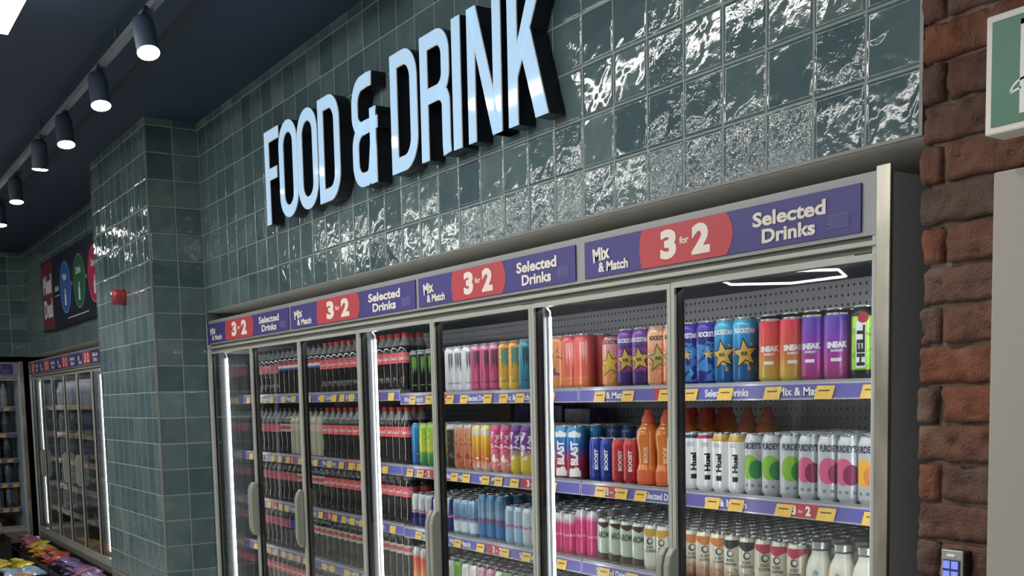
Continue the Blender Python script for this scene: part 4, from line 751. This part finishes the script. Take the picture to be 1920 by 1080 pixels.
# left section of the long fridge: bottles
LAY = [[(-5.20, 'K3'), (-4.93, 'K2'), (-4.86, 'K7'), (-4.66, 'K2'), (9, 'K1')], [(-5.22, 'K3'), (-5.08, 'K6'), (-4.66, 'K4'), (9, 'K1')], [(-5.0, 'K3'), (-4.66, 'K6'), (9, 'K1')], [(-5.10, 'K3'), (-4.96, 'K5'), (9, 'K6')], [(9, 'K1')]]
for si, lay in enumerate(LAY):
    items = []; x = -5.555
    while x < -3.84:
        k = next(kk for lim, kk in lay if x < lim); items.append((k, round(x, 3), 2.03)); x += .0655
    front_row(items, si, lambda xx: ZA[si], lambda xx, t: 1 if si < 4 else 0, rnd)
# cartons at the back of the second shelf
def carton(name, x0, x1, y0, y1, z0, z1, m, label, flap=None):
    t = thing(name, label, 'box', ((x0 + x1) / 2, y0, z0))
    bevel(MB().box(x0, x1, y0, y1, z0, z1).build('carton', m, t), .002)
    MB().box(x0 + .01, x1 - .01, y0 - .0012, y0 - .0002, z0 + (z1 - z0) * .45, z0 + (z1 - z0) * .52).build('carton_tape', flap or m, t)
    return t
carton('cardboard_box', -3.79, -3.60, 2.36, 2.47, ZB[1] + .001, ZB[1] + .235, noisy('cardboard', S_(112, 92, 78), S_(128, 106, 88), 12, .8), 'brown cardboard box at the back of the second shelf', mat('tape', S_(150, 128, 104), .4))
PURP = noisy('purple_wrap', S_(62, 44, 120), S_(108, 92, 160), 22, .25)
for i in range(3): carton('multipack', -3.57 + .17 * i, -3.415 + .17 * i, 2.36, 2.47, ZB[1] + .001, ZB[1] + .24 - .012 * i, PURP, 'purple wrapped multipack at the back, %s of three' % ('leftmost', 'middle one', 'rightmost')[i], mat('wrap_dark', S_(36, 26, 74), .3))

# bottles in the far fridges (front rows only, dim and small)
ZF = [CH + .01, CH - .245, CH - .49, CH - .73, CH - .97]
bays = ['first', 'second', 'third', 'fourth', 'fifth', 'sixth', 'seventh', 'eighth']
FD = [XL + .07, -10.57, -10.05, -9.54, -9.02, -8.48, -7.96, -7.45, fx1 - .03]
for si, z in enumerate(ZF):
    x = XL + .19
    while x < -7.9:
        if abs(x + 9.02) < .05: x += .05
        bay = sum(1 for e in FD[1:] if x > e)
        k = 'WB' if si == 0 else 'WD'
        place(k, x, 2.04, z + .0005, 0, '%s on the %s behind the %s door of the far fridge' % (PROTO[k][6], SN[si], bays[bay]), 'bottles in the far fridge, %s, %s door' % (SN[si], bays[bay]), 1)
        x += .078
# third fridge on the far left wall
third = fridge('third fridge, on the far left tiled wall, mostly cut off', 0.0, 2.4, [.6, 1.2, 1.8], [.08], {(2, 'r')}, [(.03, 2.37, [CH + .01, CH - .245, CH - .49, CH - .73, CH - .97], 61)], [(.03, 1.17), (1.2, 2.33)], .35, led=False)
third.rotation_euler = (0, 0, PI / 2); third.location = (XL - .35, 1.733 - 1.2, 0)
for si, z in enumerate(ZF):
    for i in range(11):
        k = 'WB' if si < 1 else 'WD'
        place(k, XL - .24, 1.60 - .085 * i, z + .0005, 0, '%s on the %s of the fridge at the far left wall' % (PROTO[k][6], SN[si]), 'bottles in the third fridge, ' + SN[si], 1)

# ------------------------------------------------------------------ wall sign past the pillar
t = thing('meal_deal_sign', 'dark blue meal deal sign with coloured discs past the pillar', 'sign', (-8.8, WY, CH + .64))
bevel(MB().box(-9.975, -7.45, 1.758, WY - .001, CH + .635, CH + 1.215).build('sign_board', mat('sign_navy', S_(16, 20, 46), .6), t), .003)
MB().box(-9.955, -9.49, 1.7565, 1.7578, CH + .650, CH + 1.20).build('red_panel', mat('sign_red', S_(112, 26, 40), .4), t)
m = MB(); put_text(m, 'Meal', -9.72, CH + .940, .155, 1.7558, .05, .36); put_text(m, 'Deal', -9.72, CH + .740, .155, 1.7558, .05, .36)
put_text(m, 'Main', -9.0, CH + .985, .055, 1.7545, .03, .15); put_text(m, 'Drink', -8.49, CH + .985, .055, 1.7545, .03, .17); put_text(m, 'Snack', -7.98, CH + .985, .055, 1.7545, .03, .18)
put_text(m, '+', -8.745, CH + .92, .035, 1.7558, .02); put_text(m, '+', -8.235, CH + .92, .035, 1.7558, .02); put_text(m, 'deals', -9.33, CH + .93, .05, 1.7558, .02, .15)
m.box(-9.41, -9.24, 1.7555, 1.7558, CH + .89, CH + .896); m.box(-8.95, -8.21, 1.7555, 1.7558, CH + .683, CH + .690)
m.build('lettering', mat('sign_print', S_(214, 218, 226), .5), t)
for cx_, cc, nm in ((-9.0, S_(32, 92, 168), 'blue_disc'), (-8.49, S_(26, 104, 66), 'green_disc'), (-7.98, S_(180, 26, 70), 'pink_disc')):
    q = MB(); q.prism([(cx_ + .2 * math.cos(a * PI / 18), CH + .93 + .2 * math.sin(a * PI / 18)) for a in range(36)], 1.7562, 1.7578); dd = q.build('disc_rim', mat('rim_' + nm, tuple(min(1, v * 2 + .1) for v in cc[:3]) + (1,), .4), t)
    q = MB(); q.prism([(cx_ + .19 * math.cos(a * PI / 18), CH + .93 + .19 * math.sin(a * PI / 18)) for a in range(36)], 1.7555, 1.7561); q.build(nm, mat(nm, cc, .4), t)
    q = MB(); q.box(cx_ - .028, cx_ + .028, 1.7546, 1.7553, CH + .79, CH + .88).box(cx_ - .012, cx_ + .012, 1.7546, 1.7553, CH + .88, CH + .92); q.build('drink_symbol', mat('sign_print', (1, 1, 1, 1)), t)

# ------------------------------------------------------------------ alarm sounder on the pillar
t = thing('alarm_sounder', 'red round fire alarm sounder on the tiled pillar', 'alarm', (-6.235, YP, CH + .60))
a_ = MB().lathe([(.046, 0), (.046, .018), (.041, .022)], 28).build('base', mat('alarm_red_dark', S_(120, 22, 30), .4), t, org=(0, 0, 0)); a_.rotation_euler = (PI / 2, 0, 0)
a_ = MB().lathe([(.042, .020), (.042, .056), (.036, .066), (.018, .070), (.010, .064)], 28).build('sounder_head', mat('alarm_red', S_(132, 26, 38), .35), t, org=(0, 0, 0)); a_.rotation_euler = (PI / 2, 0, 0)
b_ = MB().box(-.012, .012, .010, .026, .071, .073).build('label_plate', WHITE, a_, org=(0, 0, 0))

# ------------------------------------------------------------------ exit sign, door, keypad on the brick wall
t = thing('exit_sign', 'white-framed green emergency exit sign on the brick wall, top right', 'sign', (-.88, 1.72, CH + .41))
bevel(MB().box(-1.082, -.66, 1.662, 1.717, CH + .412, CH + .603).build('sign_case', mat('exit_white', S_(214, 214, 206), .4), t), .003)
MB().box(-1.03, -.72, 1.717, 1.752, CH + .45, CH + .57).build('wall_bracket', mat('bracket_grey', S_(120, 120, 116), .5), t)
MB().box(-1.070, -.672, 1.6600, 1.6618, CH + .424, CH + .591).build('green_panel', mat('exit_green', S_(38, 106, 80), .3, emit=S_(48, 128, 98), es=.05), t)
q = MB(); z0 = CH + .424
q.box(-1.020, -1.000, 1.659, 1.6598, z0 + .012, z0 + .158).box(-1.020, -.93, 1.659, 1.6598, z0 + .150, z0 + .158).box(-.942, -.93, 1.659, 1.6598, z0 + .012, z0 + .158)
q.ribbon([(-1.037, z0 + .047), (-1.032, z0 + .056), (-1.024, z0 + .063), (-1.012, z0 + .067)], .0035, 1.659, 1.6598).ribbon([(-1.037, z0 + .047), (-1.018, z0 + .052)], .0035, 1.659, 1.6598)
q.box(-.90, -.79, 1.659, 1.6598, z0 + .075, z0 + .095).prism([(-.79, z0 + .055), (-.755, z0 + .085), (-.79, z0 + .115)], 1.659, 1.6598)
q.build('pictogram', mat('exit_print', S_(220, 224, 218), .3), t)
DOORM = mat('door_paint', S_(158, 154, 146), .55)
d = bevel(MB().box(-1.0985, -.16, 1.715, 1.75, .01, CH + .362).build('door_1', DOORM), .003); struct(d)
h_ = MB().box(-.245, -.215, 1.706, 1.715, CH - .56, CH - .40).tube([(-.23, 1.706, CH - .48), (-.23, 1.66, CH - .48), (-.35, 1.66, CH - .48)], .009, 10).build('door_handle', STEEL); h_.parent = d
t = thing('keypad', 'silver door keypad with glowing blue keys on the brick wall', 'keypad', (-1.153, 1.75, CH - .42))
bevel(MB().box(-1.191, -1.1475, 1.727, 1.752, CH - .431, CH - .297).build('keypad_back', mat('keypad_dark', S_(40, 34, 36), .5), t), .003)
bevel(MB().box(-1.193, -1.1485, 1.722, 1.7268, CH - .434, CH - .295).build('keypad_frame', mat('keypad_silver', S_(180, 180, 176), .3, .6), t), .0022, 3)
MB().box(-1.188, -1.1535, 1.7205, 1.7218, CH - .421, CH - .313).build('key_field', mat('key_field', S_(60, 64, 90), .4), t)
MB().box(-1.180, -1.164, 1.7202, 1.7218, CH - .307, CH - .303).build('status_light', WHITE, t)
KE = mat('key_glow', S_(90, 100, 210), .4, emit=S_(96, 112, 230), es=.8)
for i in range(2):
    for j in range(5):
        kx = -1.1865 + i * .0165; kz = CH - .329 - j * .0185
        ko = MB().box(kx, kx + .0135, 1.7185, 1.7203, kz - .0005, kz + .0135).build('key', KE, t); bevel(ko, .0006, 1)

# ------------------------------------------------------------------ crisp and snack bins before the far fridges
BINM = mat('bin_black', S_(20, 20, 24), .5)
def bag_mesh(name, wx, wy, th, m, seed):
    rnd = random.Random(seed); nx, ny = 12, 9; mb = MB(); from mathutils import noise
    for sgn in (1, -1):
        base = len(mb.v)
        for i in range(nx + 1):
            for j in range(ny + 1):
                u = i / nx * 2 - 1; v = j / ny * 2 - 1; e = (1 - abs(u) ** 3) * (1 - v * v)
                z = sgn * th * max(0, e) ** .55 * (1 + .25 * noise.noise(Vector((u * 3 + seed, v * 3, sgn)))) + .004 * noise.noise(Vector((u * 9, v * 9 + seed, 0)))
                mb.v.append((u * wx / 2 * (1 - .05 * (1 - v * v)), v * wy / 2, z))
        for i in range(nx):
            for j in range(ny):
                a = base + i * (ny + 1) + j; mb.f.append((a, a + ny + 1, a + ny + 2, a + 1))
    mb.sm = True; return mb.mesh(name, m)
def bagm(n, c1, c2): return noisy('bag_' + n, c1, c2, 14, .22, .15)
BAGS = {'red': bagm('red', S_(170, 44, 36), S_(214, 110, 70)), 'orange': bagm('orange', S_(206, 110, 50), S_(232, 150, 90)), 'yellow': bagm('yellow', S_(190, 170, 40), S_(220, 206, 70)), 'pale blue': bagm('pale_blue', S_(110, 146, 176), S_(170, 190, 206)),
        'purple': bagm('purple', S_(84, 64, 120), S_(140, 120, 160)), 'pink': bagm('pink', S_(170, 80, 100), S_(206, 130, 140)), 'grey': bagm('grey', S_(130, 124, 122), S_(170, 162, 158)), 'brown': bagm('brown', S_(120, 70, 50), S_(180, 110, 80))}
def bin_(x0, x1, y0, y1, zt, colour, where, n, seed):
    t = thing('display_bin', 'black snack bin of %s bags %s' % (colour, where), 'bin', ((x0 + x1) / 2, y0, 0))
    s = MB(); w_ = .012; s.box(x0, x1, y0, y0 + w_, .02, zt).box(x0, x1, y1 - w_, y1, .02, zt + .06).box(x0, x0 + w_, y0 + w_, y1 - w_, .02, zt + .02).box(x1 - w_, x1, y0 + w_, y1 - w_, .02, zt + .02)
    s.build('bin_wall', BINM, t); MB().box(x0 + .001, x1 - .001, y0 + .001, y1 - .001, 0, .02).build('bin_base', BINM, t)
    MB().box(x0 + w_, x1 - w_, y0 + w_, y1 - w_, zt - .15, zt - .14).build('bin_floor', BINM, t)
    rnd = random.Random(seed); cols = colour.split(' and ')
    ms = [bag_mesh('snack_bag', .17, .13, .028, BAGS[c], seed + i) for i, c in enumerate(cols)]
    for i in range(n):
        q = i % len(ms); ob = bpy.data.objects.new('snack_bag', ms[q]); C.objects.link(ob); lay = i // 6
        nxx = max(1, int((x1 - x0 - .04) / .165)); nyy = max(1, int((y1 - y0 - .04) / .125)); lay = i // (nxx * nyy); c_ = i % (nxx * nyy); cx_ = c_ % nxx; cy_ = c_ // nxx
        ob.location = (x0 + .02 + (x1 - x0 - .04) * (cx_ + .5) / nxx + rnd.uniform(-.008, .008), y0 + .02 + (y1 - y0 - .04) * (cy_ + .5) / nyy, zt - .065 + lay * .045); ob.rotation_euler = (rnd.uniform(-.35, .35), rnd.uniform(-.35, .35), rnd.choice((0, PI)) + rnd.uniform(-.6, .6))
        tag(ob, '%s snack bag heaped in the bin %s' % (cols[q], where), 'snack bag', 'bags heaped in the bin ' + where)
bins = [(-10.75, -10.2, 1.48, 1.765, .23, 'pink', 'by the far fridge corner', 12), (-10.15, -9.6, 1.48, 1.765, .23, 'orange and yellow', 'second along the far fridge', 12), (-9.55, -9.0, 1.48, 1.765, .23, 'pink and red', 'third along the far fridge', 12),
        (-8.95, -8.4, 1.48, 1.765, .23, 'purple', 'fourth along the far fridge', 12), (-8.35, -7.8, 1.48, 1.765, .23, 'pink and purple', 'nearest the pillar along the fridge', 12),
        (-9.45, -9.0, 1.12, 1.44, .23, 'yellow', 'left at the front', 12), (-8.95, -8.55, 1.12, 1.44, .23, 'pale blue', 'front, between yellow and orange', 12), (-8.5, -7.95, 1.12, 1.44, .23, 'orange', 'front, nearest the viewer', 14),
        (-10.95, -10.2, .75, 1.42, .30, 'red and orange', 'in front of the left wall fridge', 22), ]
for i, b_ in enumerate(bins): bin_(*b_, seed=100 + i * 7)
for i, (x, y) in enumerate(((-10.6, 1.34), (-10.45, 1.22))):
    ob = bpy.data.objects.new('snack_bag', bag_mesh('snack_bag', .24, .17, .03, BAGS['grey'], 900 + i)); C.objects.link(ob); ob.location = (x, y, .38 + .03 * i); ob.rotation_euler = (.6, .3, i)
    tag(ob, 'grey snack bag on the red heap, %s' % ('nearer the corner' if i == 0 else 'nearer the viewer'), 'snack bag', 'grey bags on the red heap')
